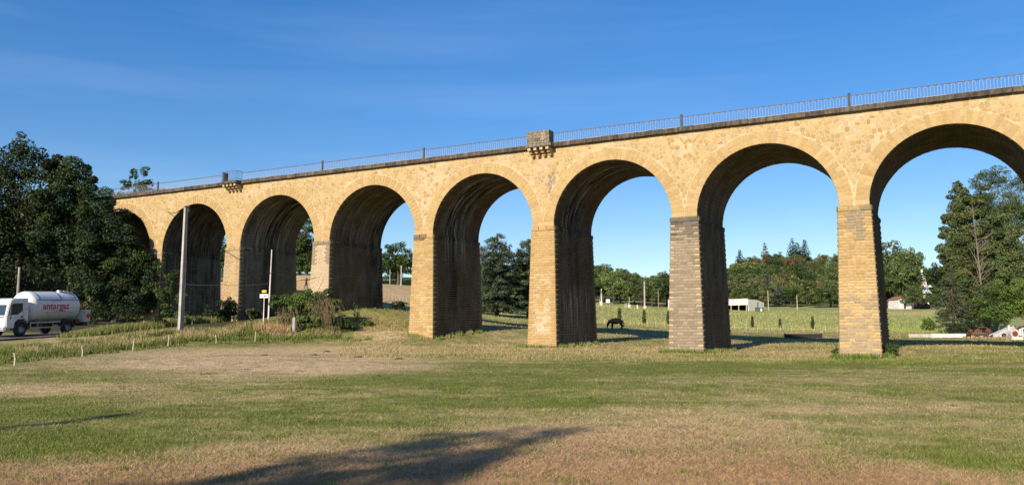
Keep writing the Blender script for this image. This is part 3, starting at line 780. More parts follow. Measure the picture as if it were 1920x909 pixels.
def subclumps(bl, per, f=(.28, .45), inner=.75, zf=.8):
    o = []
    for b in bl:
        m = max(3, int(per * (b[3] * b[5]) ** .5 / 2)) if per > 0 else 1
        d = unit(m); q = rng.uniform(inner, 1.0, m)[:, None]
        c = np.array(b[:3]) + d * q * np.array(b[3:6]); s = rng.uniform(f[0], f[1], m) * min(b[3], b[5]) 
        for c_, s_ in zip(c, s): o.append((*c_, s_ * 1.15, s_ * 1.15, s_ * zf))
        o.append((*b[:3], b[3] * .72, b[4] * .72, b[5] * .72))
    return o
def trunk_mb(h, r0, targets, lean=(0, 0), seed=0, n=8, limb=.35):
    q = random.Random(seed); mb = MB(); pts = []; rad = []
    for k in range(7):
        t = k / 6; pts.append((lean[0] * t + q.uniform(-.1, .1) * r0 * 2 * (k > 0), lean[1] * t + q.uniform(-.1, .1) * r0 * 2 * (k > 0), h * t - .3 * (k == 0))); rad.append(r0 * (1.35 if k == 0 else 1 - .75 * t))
    mb.tube(pts, rad, n)
    for c in targets:
        k = q.randint(2, 5); a = Vector(pts[k]); e = Vector(c); m = a.lerp(e, .5) + Vector((q.uniform(-.4, .4), q.uniform(-.4, .4), q.uniform(.1, .6)))
        rr = rad[k] * limb; mb.tube([a, a.lerp(m, .6), m, e], [rr * 1.3, rr, rr * .7, rr * .25], 5)
    return mb
def B(px, py, Y, rx, ry, d=.85):
    c = P(px, py, Y); s = Y / F_PX * 1.0
    return (*c, rx * s, rx * s * d, ry * s)
def tree(name, base, blobs, n, size, lm, label, cat='tree', group=None, per=7, r0=.3, hfrac=.7, bark='bark', trunk=True, **kw):
    """blobs in world coordinates"""
    base = np.array(base, float); root = tag(empty(name, base.tolist()), label, cat, group)
    bl = [(*(np.array(b[:3]) - base), *b[3:]) for b in blobs]
    cl = subclumps(bl, per)
    top = max(b[2] for b in bl)
    if trunk: trunk_mb(max(top * hfrac, 1.0), r0, [b[:3] for b in bl[:14]], lean=(np.mean([b[0] for b in bl]) * .6, 0), seed=len(blobs) + int(base[0] * 10)).build('trunk', M[bark], root, smooth=True, fix=False)
    link('crown', leaf_mesh('crown', cl, n, size, **kw), M[lm], root)
    return root
# the dark trees left of and in front of the viaduct
tree('oak_tree', gp(35, 93), [B(*b) for b in ((0,390,93,60,40),(45,440,95,60,50),(10,470,95,70,50),(42,275,93,34,28),(18,300,93,36,40),(62,300,93,34,34),(0,345,93,60,50),(75,350,93,48,48),(20,420,93,80,60),(85,430,93,62,55),(-60,400,93,70,80),(30,500,93,85,55),(-60,520,93,80,70),(100,510,93,45,50),(10,560,93,80,40))],
     60000, .36, 'leaf_left', 'tallest dark tree of the wood behind the tanker lorry, its top rising into the sky', 'tree', 'dark trees beside the road', contrast=.6, hue=.18, r0=.5)
tree('oak_tree', gp(130, 91), [B(*b) for b in ((133,310,91,34,26),(112,330,91,36,30),(158,325,91,20,24),(150,352,91,28,24),(120,380,91,48,40),(160,400,91,36,34),(115,450,91,50,50),(150,500,91,40,50))],
     36000, .33, 'leaf_left', 'bushy green tree with a rounded top between the tallest dark tree and the railing end', 'tree', 'dark trees beside the road', contrast=.6, hue=.18, r0=.4)
tree('oak_tree', gp(215, 88), [B(*b) for b in ((190,390,88,32,22),(205,430,88,42,42),(238,455,88,30,34),(262,478,88,24,30),(180,480,88,50,50),(240,510,88,46,46),(280,520,88,22,40),(200,555,88,60,36),(262,565,88,45,32))],
     44000, .31, 'leaf_left', 'dark leafy tree hiding the left end of the viaduct and its first arch', 'tree', 'dark trees beside the road', contrast=.6, hue=.18, r0=.35)
tree('hazel_bush', gp(322, 74), [B(*b) for b in ((322,520,74,14,20),(312,552,74,18,22),(338,560,74,12,16),(318,585,74,22,16),(300,500,75,12,14))],
     2600, .22, 'leaf_mid', 'loose leafy bush growing just left of the tall concrete pole', 'bush', None, r0=.06, per=5)
tree('walnut_tree', gp(255, 112), [B(*b) for b in ((252,325,112,11,15),(270,322,112,11,14),(240,345,112,12,14),(262,350,112,20,18),(280,342,112,8,7),(255,375,112,36,24),(295,365,112,20,16),(230,400,112,40,30))],
     7000, .34, 'leaf_mid', 'green tree with a forked top sticking up behind the viaduct railing', 'tree', None, r0=.3, bark='pale_bark')
tree('young_tree', gp(190, 108), [B(*b) for b in ((195,358,108,16,12),(178,364,108,16,11),(212,372,108,20,12),(180,390,108,30,20))],
     2600, .30, 'leaf_light', 'light green treetop just showing over the railing near its left end', 'tree', None, r0=.2)
tree('added_shade_tree', (-73, 50, g1(-73, 50)), [(-73, 50, 14, 6, 6, 5), (-70, 54, 10, 6, 6, 5), (-76, 46, 9, 6, 6, 5), (-73, 50, 7, 7, 7, 5)], 6000, .55, 'leaf_dark', 'tall unseen broadleaf tree added left of the lorry to shade the wood', r0=.5)  # these three unseen trees are added to shade the left wood
tree('added_shade_tree', (-86, 58, g1(-86, 58)), [(-86, 58, 16, 7, 7, 6), (-82, 61, 11, 7, 7, 5), (-90, 54, 9, 7, 7, 5), (-86, 58, 6, 7, 7, 4)], 6000, .55, 'leaf_dark', 'broad dark unseen tree added at the far left to shade the wood', r0=.5)
tree('added_shade_tree', (-66, 72, g1(-66, 72)), [(-66, 72, 14, 5, 5, 5), (-62, 74, 9, 6, 6, 5), (-70, 68, 8, 6, 6, 5), (-66, 72, 5, 7, 7, 4)], 6000, .5, 'leaf_dark', 'dark unseen tree added against the left edge of the tallest tree to shade it', r0=.4)
# slender trees behind the camera that throw the long shadows across the meadow
for (tx, ty, d_, wd, lab) in ((-.1, 13.5, 34, 2.4, 'slender poplar behind the viewer, nearest to the open meadow'), (.9, 13.7, 40, 1.5, 'slender poplar behind the viewer, farther back than the first'), (-1.5, 12.2, 31, 2.0, 'slender poplar behind the viewer, left of the nearest one'), (-8.0, 16.3, 36, 1.3, 'thin poplar behind the viewer, farthest to the left')):
    bx, by = tx - math.sin(R(SUN_AZ)) * d_, ty - math.cos(R(SUN_AZ)) * d_; hz = g1(tx, ty) + d_ * math.tan(R(SUN_EL)); zb = g1(bx, by)
    bl = [(bx + .3 * wd * math.sin(k * 2.1), by, hz - .6 - 1.7 * k, wd * (.28 + .16 * k), wd * (.28 + .16 * k), 1.4) for k in range(7)]
    tree('poplar_tree', (bx, by, zb), bl, 5200, .32, 'leaf_mid', lab, 'tree', None, r0=.22, per=14)
# ivy thicket beside the sign
th = tag(empty('ivy_thicket', gp(568, 72.5)), 'dense ivy thicket with dangling dry stems between the town sign and the stone pier', 'thicket')
b0 = np.array(th.location); bl = [B(*b) for b in ((535,568,72.5,24,24),(565,562,72.5,28,22),(598,560,72.5,26,20),(622,572,72.5,16,22),(545,598,72.5,26,22),(575,585,73,32,30),(530,610,72,18,12),(578,612,72,28,10),(610,590,73,22,24))]
bl = [(*(np.array(b[:3]) - b0), *b[3:]) for b in bl]
link('foliage', leaf_mesh('foliage', subclumps(bl, 14, (.25, .42), .8), 32000, .17, contrast=.5), M['leaf_thicket'], th)
mb = MB(); q = random.Random(4)
for k in range(130):
    c = P(q.gauss(604, 12), q.uniform(562, 590), 71.0 - q.uniform(0, .4)) - b0; dx, dz = q.gauss(.25, .45), -q.uniform(.3, 1.5)
    mb.tube([c, c + [dx * .45, -.15, .22], c + [dx * .9, -.25, dz * .45], c + [dx, -.2, dz]], .012, 3, cap=False)
for k in range(60):
    c = P(q.uniform(520, 560), q.uniform(570, 600), 71.4) - b0; mb.tube([c, c + [q.uniform(-.2, .2), -.1, -.5], c + [q.uniform(-.3, .3), -.1, -1.0]], .012, 3, cap=False)
mb.build('dry_stems', M['dry'], th, fix=False)
mb = MB(); mb.bbox((0, 0, .5), (.26, .26, 1.5), .04); tag(mb.build('stone_post', M['concrete'], None, loc=gp(551, 70.3)), 'weathered stone post at the foot of the ivy thicket', 'post')
# shrubs
def shrub(px, Y, wpx, hpx, n, size, lm, label, cat='shrub', group=None, name='shrub', base_up=0):
    g = gp(px, Y); s = Y / F_PX; q = random.Random(int(px * 7)); w_, h_ = wpx * s / 2, hpx * s
    bl = [(g[0], g[1], g[2] + h_ * .5, w_ * .8, w_ * .8, h_ * .5)] + [(g[0] + q.uniform(-.7, .7) * w_, g[1] + q.uniform(-.4, .4) * w_, g[2] + h_ * q.uniform(.2, .6), w_ * .45, w_ * .45, h_ * .38) for _ in range(4)]
    return tree(name, g, bl, n, size, lm, label, cat, group, r0=.05, per=6)
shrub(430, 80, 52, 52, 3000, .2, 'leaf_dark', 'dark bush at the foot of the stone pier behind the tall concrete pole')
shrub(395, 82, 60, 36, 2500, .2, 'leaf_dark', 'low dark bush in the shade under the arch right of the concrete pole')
shrub(470, 84, 40, 26, 1600, .2, 'leaf_olive', 'low straggling bush under the arch behind the town sign')
shrub(1668, 55.5, 30, 30, 1500, .12, 'leaf_mid', 'leafy weed bush against the right side of the nearest pier')
shrub(1567, 56, 16, 20, 500, .10, 'leaf_mid', 'small weed bush against the left side of the nearest pier')
shrub(690, 74.5, 30, 12, 900, .15, 'leaf_light', 'low bright green bush on the slope right of the ivy thicket')
shrub(655, 73, 50, 22, 1600, .15, 'leaf_mid', 'low green creeping bush at the right foot of the ivy thicket')
shrub(668, 75, 16, 42, 400, .12, 'leaf_light', 'thin upright weed growing against the shaded pier wall')
shrub(745, 93, 50, 26, 2200, .2, 'leaf_dark', 'dark bush behind the pier under the fifth arch from the right')
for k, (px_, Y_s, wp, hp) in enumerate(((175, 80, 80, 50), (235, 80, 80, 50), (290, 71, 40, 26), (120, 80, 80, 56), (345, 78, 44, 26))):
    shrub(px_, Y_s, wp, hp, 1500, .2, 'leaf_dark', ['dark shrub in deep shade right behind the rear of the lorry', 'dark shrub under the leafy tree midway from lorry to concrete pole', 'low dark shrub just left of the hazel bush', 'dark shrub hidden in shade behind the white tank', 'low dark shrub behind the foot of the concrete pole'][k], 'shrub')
# trees behind the viaduct
tree('ash_tree', gp(575, 168), [B(*b) for b in ((578,425,168,20,18),(572,455,168,28,24),(580,485,168,30,24),(560,500,168,28,16),(594,500,168,24,14))], 11000, .42, 'leaf_mid', 'dark green tree filling the gap between piers above the dark scarecrow', r0=.3)
tree('oak_tree', gp(747, 235), [B(*b) for b in ((745,465,235,22,14),(730,480,235,18,14),(762,482,235,20,16),(748,495,235,30,18),(770,500,235,16,14),(722,500,235,16,14))], 6500, .60, 'leaf_mid', 'round green tree on the rise seen through the fourth full arch from the left', r0=.5)
def cedar(px, Y, top, halfw, label, seed, lm='needle', slope=0.55, n=9000, size=.26, name='cedar_tree', bot=.12, lev=15, droop=.12, tips=1.0):
    g = gp(px, Y); H = P(px, top, Y)[2] - g[2]; Wd = halfw * Y / F_PX; q = random.Random(seed)
    root = tag(empty(name, g), label, 'tree'); cl = []; mb = MB()
    mb.tube([(0, 0, -.3), (0, 0, H * .5), (q.uniform(-.1, .1), 0, H)], [H * .026, H * .015, .02], 7)
    for l in range(lev):
        t = bot + (1 - bot) * (l / lev) ** .95; zz = H * t; wide = slope >= 1; rr = Wd * min(1, ((1 - t) * (1 + slope)) ** .8) * q.uniform(.82, 1.08) if slope < 1 else Wd * math.sqrt(max(0, 1 - t ** 2.2)) * q.uniform(.75, 1.1); nb_ = max(4, int(9 - 5 * t))
        for b in range(nb_):
            a = 2 * math.pi * (b + q.random() * .7) / nb_ + l; L_ = rr * q.uniform(.55 if wide else .75, 1.12); zz = H * t + (q.uniform(-.5, .5) if wide else 0); segs = max(2, int(L_ / .7))
            e = (L_ * math.cos(a), L_ * math.sin(a), zz - L_ * droop + .1); mb.tube([(0, 0, zz), (e[0] * .5, e[1] * .5, zz + L_ * .05), e], [.06 * (1.3 - t), .04, .015], 4, cap=False)
            for s_ in range(segs):
                f = (s_ + .8) / segs; w_ = .32 + .5 * L_ / Wd * (1 - abs(f - .6)) * Wd * .22
                cl.append((e[0] * f + q.uniform(-.15, .15), e[1] * f + q.uniform(-.15, .15), zz + L_ * (.1 * f - droop * f * f) + q.uniform(-.1, .1), w_, w_, (.30 if wide else .16) + .12 * q.random()))
    for k in range(4): cl.append((q.uniform(-.1, .1), q.uniform(-.1, .1), H * (.93 + .02 * k), .25 * (1 - k * .2), .25 * (1 - k * .2), .4))
    if slope >= 1:
        for k in range(5):
            a = 1.3 * k + seed; rx = Wd * q.uniform(.25, .6); h2 = H * q.uniform(.84, .97); bx2, by2 = rx * math.cos(a), rx * math.sin(a)
            mb.tube([(bx2 * .3, by2 * .3, H * .45), (bx2, by2, H * .7), (bx2 * 1.05, by2, h2)], [.10, .06, .015], 5)
            for j in range(9):
                f = j / 9; w_ = .9 * (1 - f) + .12; cl.append((bx2 + q.uniform(-.2, .2), by2 + q.uniform(-.2, .2), H * .68 + (h2 - H * .68) * f, w_, w_, .22))
    mb.build('trunk', M['bark'], root, fix=False, smooth=True)
    link('crown', leaf_mesh('crown', cl, n, size, flat=.35, shell=.2, asp=.35, contrast=.35, hue=.08, droop=.15), M[lm], root); return root
cedar(932, 124, 438, 58, 'tall cedar with layered boughs standing left of the pair behind the viaduct', 3, 'needle', n=34000, size=.34, lev=22, slope=2, bot=.08)
cedar(990, 127, 450, 50, 'tall cedar standing right of the pair, partly behind the fourth pier', 5, 'needle', n=34000, size=.34, lev=22, slope=2, bot=.08)
cedar(1440, 283, 512, 16, 'bluish spruce in the wood behind the open barn', 8, 'needle_blue', n=4000, size=.8, lev=14, name='spruce_tree')
cedar(1462, 286, 532, 11, 'smaller grey blue conifer just right of the bluish spruce', 9, 'needle_blue', n=2500, size=.8, lev=10, name='spruce_tree')
# columnar thin evergreens standing in the far meadow
def cypress(px, Y, top, bot_, label):
    g = gp(px, Y); H = (bot_ - top) * Y / F_PX; cl = [(0, 0, H * f, .13 * H * (1.15 - abs(f - .4)), .13 * H * (1.15 - abs(f - .4)), H * .14) for f in (.1, .25, .4, .55, .7, .84)]
    root = tag(empty('cypress_tree', g), label, 'tree', 'young cypresses in a row in the far meadow')
    MB().tube([(0, 0, -.1), (0, 0, H * .6)], [.06, .02], 5).build('trunk', M['bark'], root); link('crown', leaf_mesh('crown', cl, 700, .22, shell=.3, asp=.4), M['leaf_mid'], root)
for px_, Y_s, t_, b_, lb in ((1162, 126, 571, 603, 'slim young cypress behind the grazing horse'), (1208, 128, 577, 607, 'slim young cypress between the horse and the banded grey pier'), (1253, 131, 578, 606, 'slim young cypress half hidden by the left edge of the grey pier'),
                             (1411, 132, 590, 614, 'small cypress in the meadow below the open barn'), (1463, 134, 597, 617, 'smallest cypress in the meadow right of the barn'), (1524, 134, 591, 617, 'slim cypress near the right pier in the middle meadow')):
    cypress(px_, Y_s, t_, b_, lb)
# shared crowns for the woods
def proto(kind, seed):
    global rng; rng = np.random.default_rng(seed); q = random.Random(seed); H = 1.0
    if kind == 'con':
        cl = []
        for l in range(12):
            t = .1 + .88 * l / 12; r_ = .24 * (1 - t) + .02
            for b in range(6): a = 2 * math.pi * (b + q.random()) / 6; cl.append((r_ * .7 * math.cos(a), r_ * .7 * math.sin(a), t, r_ * .6, r_ * .6, .035))
        return leaf_mesh('crown', cl, 1700, .055, flat=.2, asp=.4, contrast=.3)
    bl = [(0, 0, .60, .30, .30, .32)] + [(q.uniform(-.22, .22), q.uniform(-.22, .22), q.uniform(.35, .78), q.uniform(.16, .24), q.uniform(.16, .24), q.uniform(.15, .22)) for _ in range(7)]
    return leaf_mesh('crown', subclumps(bl, 60, (.22, .42), .85), 3400, .052, contrast=.42, hue=.10)
PRO = {'b': [proto('b', s) for s in (1, 2, 3, 4, 5)], 'con': [proto('con', s) for s in (11, 12)]}
tm = MB().tube([(0, 0, -.05), (.01, 0, .3), (0, .01, .6)], [.035, .026, .012], 6).mesh('trunk', True)
rng = np.random.default_rng(99)
def wood_tree(px, Y, h, kind, lm, label, group, name, wf=1.0, z=None):
    g = gp(px, Y) if z is None else z
    me = random.choice(PRO[kind]); key = (me.name, lm)
    if key not in WM: m2 = me.copy(); m2.materials.clear(); m2.materials.append(M[lm]); WM[key] = m2
    root = tag(empty(name, g, random.uniform(0, 6.28)), label, 'tree', group); root.scale = (h * wf, h * wf, h)
    link('crown', WM[key], None, root)
    o = link('trunk', tm, M['bark'], root)
    return root
WM = {}
LW = 'leafy tree packed into the dense wood that covers the hillside behind the meadow'
LC = 'leafy tree in the wooded skyline between the fourth and fifth piers'
SKX = [1095,1120,1180,1205,1225,1260,1300,1345,1375,1400,1440,1490,1530,1570,1650,1665,1690,1720,1760,1900]; SKY_ = [488,490,498,516,512,500,500,497,490,476,471,468,472,470,482,502,496,498,497,497]
def ground_row(px0, px1, n, Y0, Y1, h0, h1, label, group, lms, wf=(1., 1.3), name='woodland_tree'):
    for k in range(n):
        px = px0 + (px1 - px0) * (k + random.uniform(.1, .9)) / n
        Yk = random.uniform(Y0, Y1); hk = random.uniform(h0, h1) * random.choice((.8, 1, 1, 1.15)); gk = gp(px, Yk)
        if px > 1090:
            hmax = (P(px, float(np.interp(px, SKX, SKY_)), Yk)[2] - gk[2]) / 1.02
            if Y0 > 570: hk = min(max(hmax * random.uniform(.84, 1.0), 7), 26)
            else: hk = max(min(hk, hmax * random.uniform(.8, .98)), 4)
        lm_ = random.choice(lms); kd = {'leaf_dark': 'dark green', 'leaf_mid': 'deep green', 'leaf_hill': 'mid green', 'leaf_hill_light': 'light green', 'leaf_hill_olive': 'olive green'}[lm_]
        wood_tree(px, Yk, hk, 'b', lm_, kd + ' ' + label, kd + ' ' + group, name, random.uniform(*wf))
MIX = ['leaf_hill', 'leaf_hill', 'leaf_hill_light', 'leaf_hill', 'leaf_hill_olive', 'leaf_mid']
for Y_s, h_, cnt in ((292, 8, 17), (318, 10, 16), (350, 11, 16), (385, 12, 16), (420, 12, 16), (455, 12, 16), (490, 12, 16), (525, 13, 15), (560, 13, 15), (600, 14, 14)):
    ground_row(1345, 1655, cnt, Y_s - 14, Y_s + 14, h_ * .8, h_ * 1.2, LW, 'trees of the hillside wood', MIX)
for Y_s, h_, cnt in ((262, 9, 14), (285, 12, 14), (320, 15, 12), (360, 16, 10), (600, 18, 12)):
    ground_row(1095, 1300, cnt, Y_s - 8, Y_s + 8, h_ * .85, h_ * 1.15, LC, 'trees of the wooded skyline', ['leaf_hill', 'leaf_mid', 'leaf_hill_light', 'leaf_hill'])
for Y_s, h_, cnt in ((640, 16, 14), (700, 16, 14)):
    ground_row(1640, 1960, cnt, Y_s - 20, Y_s + 20, h_ * .85, h_ * 1.15, 'distant tree on the low wooded ridge at the right', 'trees of the distant right ridge', ['leaf_dark', 'leaf_mid'])
for Y_s, h_, cnt in ((300, 13, 14), (480, 17, 14)):
    ground_row(640, 1090, cnt, Y_s - 20, Y_s + 20, h_ * .6, h_ * .8, 'distant tree on the low rise behind the orange stubble', 'trees behind the orange stubble', ['leaf_dark', 'leaf_mid'])
ground_row(330, 640, 10, 190, 260, 12, 18, 'tree in the wood hidden behind the left end of the viaduct', 'trees behind the left end of the viaduct', ['leaf_dark', 'leaf_mid'])
ground_row(1700, 2300, 18, 330, 420, 12, 17, 'tree in the wood far behind the clear white spire', 'trees behind the right grove', ['leaf_dark', 'leaf_mid'])
for px_, Y_s, h_, lb in ((1487, 600, 23, 'tallest dark conifer on the hilltop skyline'), (1497, 605, 20, 'dark conifer just right of the tallest one on the hilltop'), (1510, 600, 22, 'pointed dark conifer at the right of the hilltop group'), (1388, 560, 20, 'pointed conifer on the left shoulder of the hill')):
    wood_tree(px_, Y_s, h_, 'con', 'leaf_dark', lb, None, 'fir_tree', 1.1)
wood_tree(1436, 520, 25, 'con', 'leaf_brown', 'dead rust brown conifer near the top of the wooded hill', None, 'dead_fir_tree', .9)
wood_tree(1489, 470, 17, 'b', 'leaf_brown', 'brown leaved tree in the upper part of the hillside wood', None, 'brown_tree', .9)
for px_, Y_s, h_, wf, lm, lb in ((1672, 330, 26, .9, 'leaf_hill', 'tall dark tree right beside the nearest pier, left of the broken white spire'), (1665, 300, 17, 1., 'leaf_hill', 'green tree left of the small white house'),
                             (1700, 300, 24, .8, 'leaf_hill', 'green tree in front of the broken white spire'), (1706, 310, 23, .6, 'leaf_hill_light', 'bright green tree between the two white spires'), (1768, 300, 18, .9, 'leaf_dark', 'dark tree right of the clear white spire'), (1752, 290, 9, 1.6, 'leaf_hill', 'low green tree below the clear white spire'), (1660, 290, 7, 1.3, 'leaf_dark', 'low dark tree touching the left wall of the small white house')):
    wood_tree(px_, Y_s, h_, 'b', lm, lb, None, 'park_tree', wf)

# grove at the right behind the viaduct
tree('ivy_clad_tree', gp(1835, 111), [B(*b) for b in ((1800,378,111,20,34),(1793,420,111,20,36),(1812,440,111,28,44),(1800,480,111,32,40),(1835,500,111,46,38),(1870,470,111,34,40),(1855,420,111,30,46),(1838,380,111,22,36),(1880,510,111,46,36),(1788,520,111,26,34),(1795,350,111,14,16),(1790,395,111,20,30),(1786,450,111,20,32),(1784,500,111,22,34),(1786,560,111,24,40),(1812,400,111,26,36),(1818,520,111,40,50),(1830,570,111,44,40),(1880,560,111,50,40),(1850,460,111,34,36),(1895,470,111,30,40))],
     95000, .34, 'leaf_grove', 'broad column of ivy covered trunks in the right grove, with a bare limb in front', r0=.4, contrast=.3, group=None)
tree('locust_tree', gp(1868, 117), [B(*b) for b in ((1848,330,117,20,16),(1868,318,117,18,12),(1885,336,117,20,16),(1838,350,117,16,14),(1900,360,117,22,18),(1868,352,117,24,18),(1912,395,117,24,22),(1896,430,117,26,26),(1930,430,117,26,34),(1935,370,117,22,20),(1880,395,117,20,18),(1925,480,117,30,32),(1970,440,117,40,60),(1960,380,117,30,40),(1875,378,117,40,28),(1850,395,117,30,30),(1905,405,117,40,34),(1928,345,117,26,26),(1832,348,117,14,14),(1890,450,117,44,40),(1858,335,117,24,16))],
     46000, .30, 'leaf_grove', 'airy high crowned tree rising above the ivy column with sky between its sprays', r0=.35, bark='pale_bark', per=9, asp=.3, contrast=.3)
bt = tag(empty('bare_tree', gp(1848, 105)), 'dead tree with pale bare branches fanning out in front of the ivy column', 'tree'); mb = MB(); q = random.Random(12)
H = P(1838, 380, 105)[2] - bt.location.z; dx = (1838 - 1848) * 105 / F_PX
mb.tube([(0, 0, -.2), (dx * .2, 0, H * .35), (dx * .6, 0, H * .7), (dx, 0, H)], [.16, .12, .07, .02], 6)
for k in range(34):
    t = q.uniform(.3, .92); s = Vector((dx * t, 0, H * t)); a = q.uniform(-1.1, 1.1); L_ = q.uniform(1.5, 4.2) * (1.15 - t * .6); e = s + Vector((math.sin(a) * L_, q.uniform(-.8, .3), math.cos(a) * L_ * .8)); m_ = s.lerp(e, .5) + Vector((q.uniform(-.25, .25), q.uniform(-.3, .1), q.uniform(-.2, .15)))
    mb.tube([s, m_, e], [.045, .03, .008], 4, cap=False)
    for _ in range(3):
        s2 = m_.lerp(e, q.uniform(0, .8)); mb.tube([s2, s2 + Vector((q.uniform(-.7, .7), q.uniform(-.3, .2), q.uniform(.1, .9)))], [.016, .005], 3, cap=False)
mb.build('branches', M['pole_bark'], bt, fix=False)
cedar(1790, 103, 498, 36, 'drooping dark spruce at the left of the right grove', 21, 'needle', n=9000, size=.24, lev=15, name='spruce_tree', droop=.3, bot=.03)
tree('hazel_tree', gp(1872, 101), [B(*b) for b in ((1850,560,101,28,26),(1878,548,101,30,24),(1905,558,101,30,26),(1860,590,101,30,22),(1838,580,101,20,26),(1895,585,101,32,18),(1935,560,101,34,40))],
     11000, .27, 'leaf_light', 'bright green broad leaved bush tree in front of the right grove', r0=.15, contrast=.45)
tree('box_bush', gp(1840, 99), [B(*b) for b in ((1835,608,99,30,14),(1858,606,99,22,12),(1812,612,99,22,12),(1790,615,99,18,10))], 4200, .16, 'leaf_dark', 'low dark bush under the bright green tree, behind the red machines', r0=.05)
shrub(1742, 130, 34, 28, 1200, .3, 'leaf_light', 'small round bright green bush at the left edge of the right grove')
tree('oak_tree', gp(2010, 108), [B(*b) for b in ((2010,500,108,60,80),(2040,420,108,60,80),(1985,560,108,50,40))], 6000, .35, 'leaf_mid', 'broad tree out of view at the right end of the grove', r0=.4)

# ------------------------------------------------------------------ grass
def blades(name, x, y, h, wd, lean, col, kind='stuff', label=None):
    n = len(x); z = G(x, y) - .01; a = rng.uniform(0, 2 * math.pi, n); f = rng.uniform(0, 2 * math.pi, n)
    p = np.stack([x, y, z], -1); s = np.stack([np.cos(f), np.sin(f), 0 * f], -1) * wd[:, None] * .5
    tip = np.stack([np.cos(a) * lean * h, np.sin(a) * lean * h, h * np.sqrt(np.maximum(1 - lean ** 2, .02))], -1)
    V = np.stack([p - s, p + s, p + tip + s * .15], 1).reshape(-1, 3); F = np.arange(3 * n).reshape(n, 3)
    C = np.repeat(col, 3, 0); C[::3] *= .8; C[1::3] *= .8
    o = link(name, np_mesh(name, V, F, C), M['grass']); return tag(o, label, 'grass' if label else None, None, kind)
def screen_spread(n, px0, px1, py0, py1, h0=1.75):
    px = rng.uniform(px0, px1, n); py = rng.uniform(py0, py1, n)
    v = (py - 454.5) / F_PX; dz = SP - CP * v; Y = -h0 * (CP + SP * v) / dz
    x = (px - 960) / F_PX * Y / (CP + SP * v); return x, Y
x, y = screen_spread(430000, -200, 2120, 634, 945); _px = 960 + x / y * F_PX; _k = (y < np.interp(_px, [-200, 0, 150, 315, 480, 640, 760, 780], [33, 38, 47, 57, 64, 69, 71, 47]) + 1.5); x, y = x[_k], y[_k]
z = G(x, y); gc, dry = ground_colour(x, y, z)
ok = rng.random(len(x)) < .95; x, y, gc, dry, z = x[ok], y[ok], gc[ok], dry[ok], z[ok]
n = len(x); tall = fbm(x * .8, y * .8, 51)
h = (.025 + .04 * rng.random(n) + .10 * np.clip(tall - .55, 0, 1)) * (1 + y * .012); wd = .0045 + y * .0007
gr = rng.random(n) > dry * .95
col = np.where(gr[:, None], np.array([.165, .205, .042]) * rng.uniform(.35, 1.45, (n, 1)), np.array([.46, .36, .195]) * rng.uniform(.3, 1.4, (n, 1)))
rb = sm(-10, 60, pix(x, y, z)[1] - 830) * (y < 25)
col = np.where((~gr)[:, None], col * (1 - rb[:, None] * np.array([.04, .22, .30])), col)
col = col * .75 + gc * .45
lean = np.where(gr, rng.uniform(.3, .92, n), rng.uniform(.7, .995, n))
blades('meadow_grass', x, y, h * np.where(gr, 1, 1.35), wd, lean, col, label='short green and straw coloured grass of the mown meadow')
# lying straw close to the viewer
x, y = screen_spread(60000, -100, 2020, 770, 960); z = G(x, y); _, dry = ground_colour(x, y, z); ok = rng.random(len(x)) < dry ** 1.6; x, y = x[ok], y[ok]; n = len(x)
blades('lying_straw', x, y, rng.uniform(.08, .2, n) * (1 + y * .01), .004 + y * .0005, rng.uniform(.93, .995, n), np.array([.60, .42, .26]) * rng.uniform(.45, 1.3, (n, 1)), label='dry cut straw lying in the brown part of the meadow')
# rough verge between the meadow and the road
def verge(n, px0, px1, off0, off1, h0, h1, c, name, label, Yrange=None, cl=.5):
    px = rng.uniform(px0, px1, n)
    Ye = np.interp(px, [-200, 0, 150, 315, 480, 640, 760], [33, 38, 47, 57, 64, 69, 71]); Y = Ye + rng.uniform(off0, off1, n); x = (px - 960) / F_PX * Y
    k = fbm(x * .6, Y * .6, 61) > cl; x, Y = x[k], Y[k]; m = len(x)
    hh = rng.uniform(h0, h1, m) * (.6 + .8 * fbm(x * .4, Y * .4, 71))
    blades(name, x, Y, hh, .012 + Y * .0008, rng.uniform(.05, .6, m), np.array(c) * rng.uniform(.55, 1.4, (m, 1)), label=label)
verge(42000, -80, 640, .5, 9, .15, .45, (.17, .21, .05), 'verge_grass', 'rough green grass on the verge between meadow and road', cl=.38)
verge(20000, 30, 640, 1.5, 8, .25, .6, (.42, .34, .18), 'tall_dry_grass', 'tall straw coloured grass standing on the road verge', cl=.53)
verge(5000, -80, 700, -1.2, 1.0, .1, .3, (.20, .22, .06), 'edge_grass', 'tufted grass along the upper edge of the meadow', cl=.45)
def patch(n, cx, cy, rx, ry, h0, h1, c, name, label):
    r_ = np.sqrt(rng.random(n)); a = rng.uniform(0, 6.283, n); x = cx + rx * r_ * np.cos(a); y = cy + ry * r_ * np.sin(a)
    blades(name, x, y, rng.uniform(h0, h1, n), np.full(n, .05), rng.uniform(.05, .55, n), np.array(c) * rng.uniform(.55, 1.4, (n, 1)), label=label)
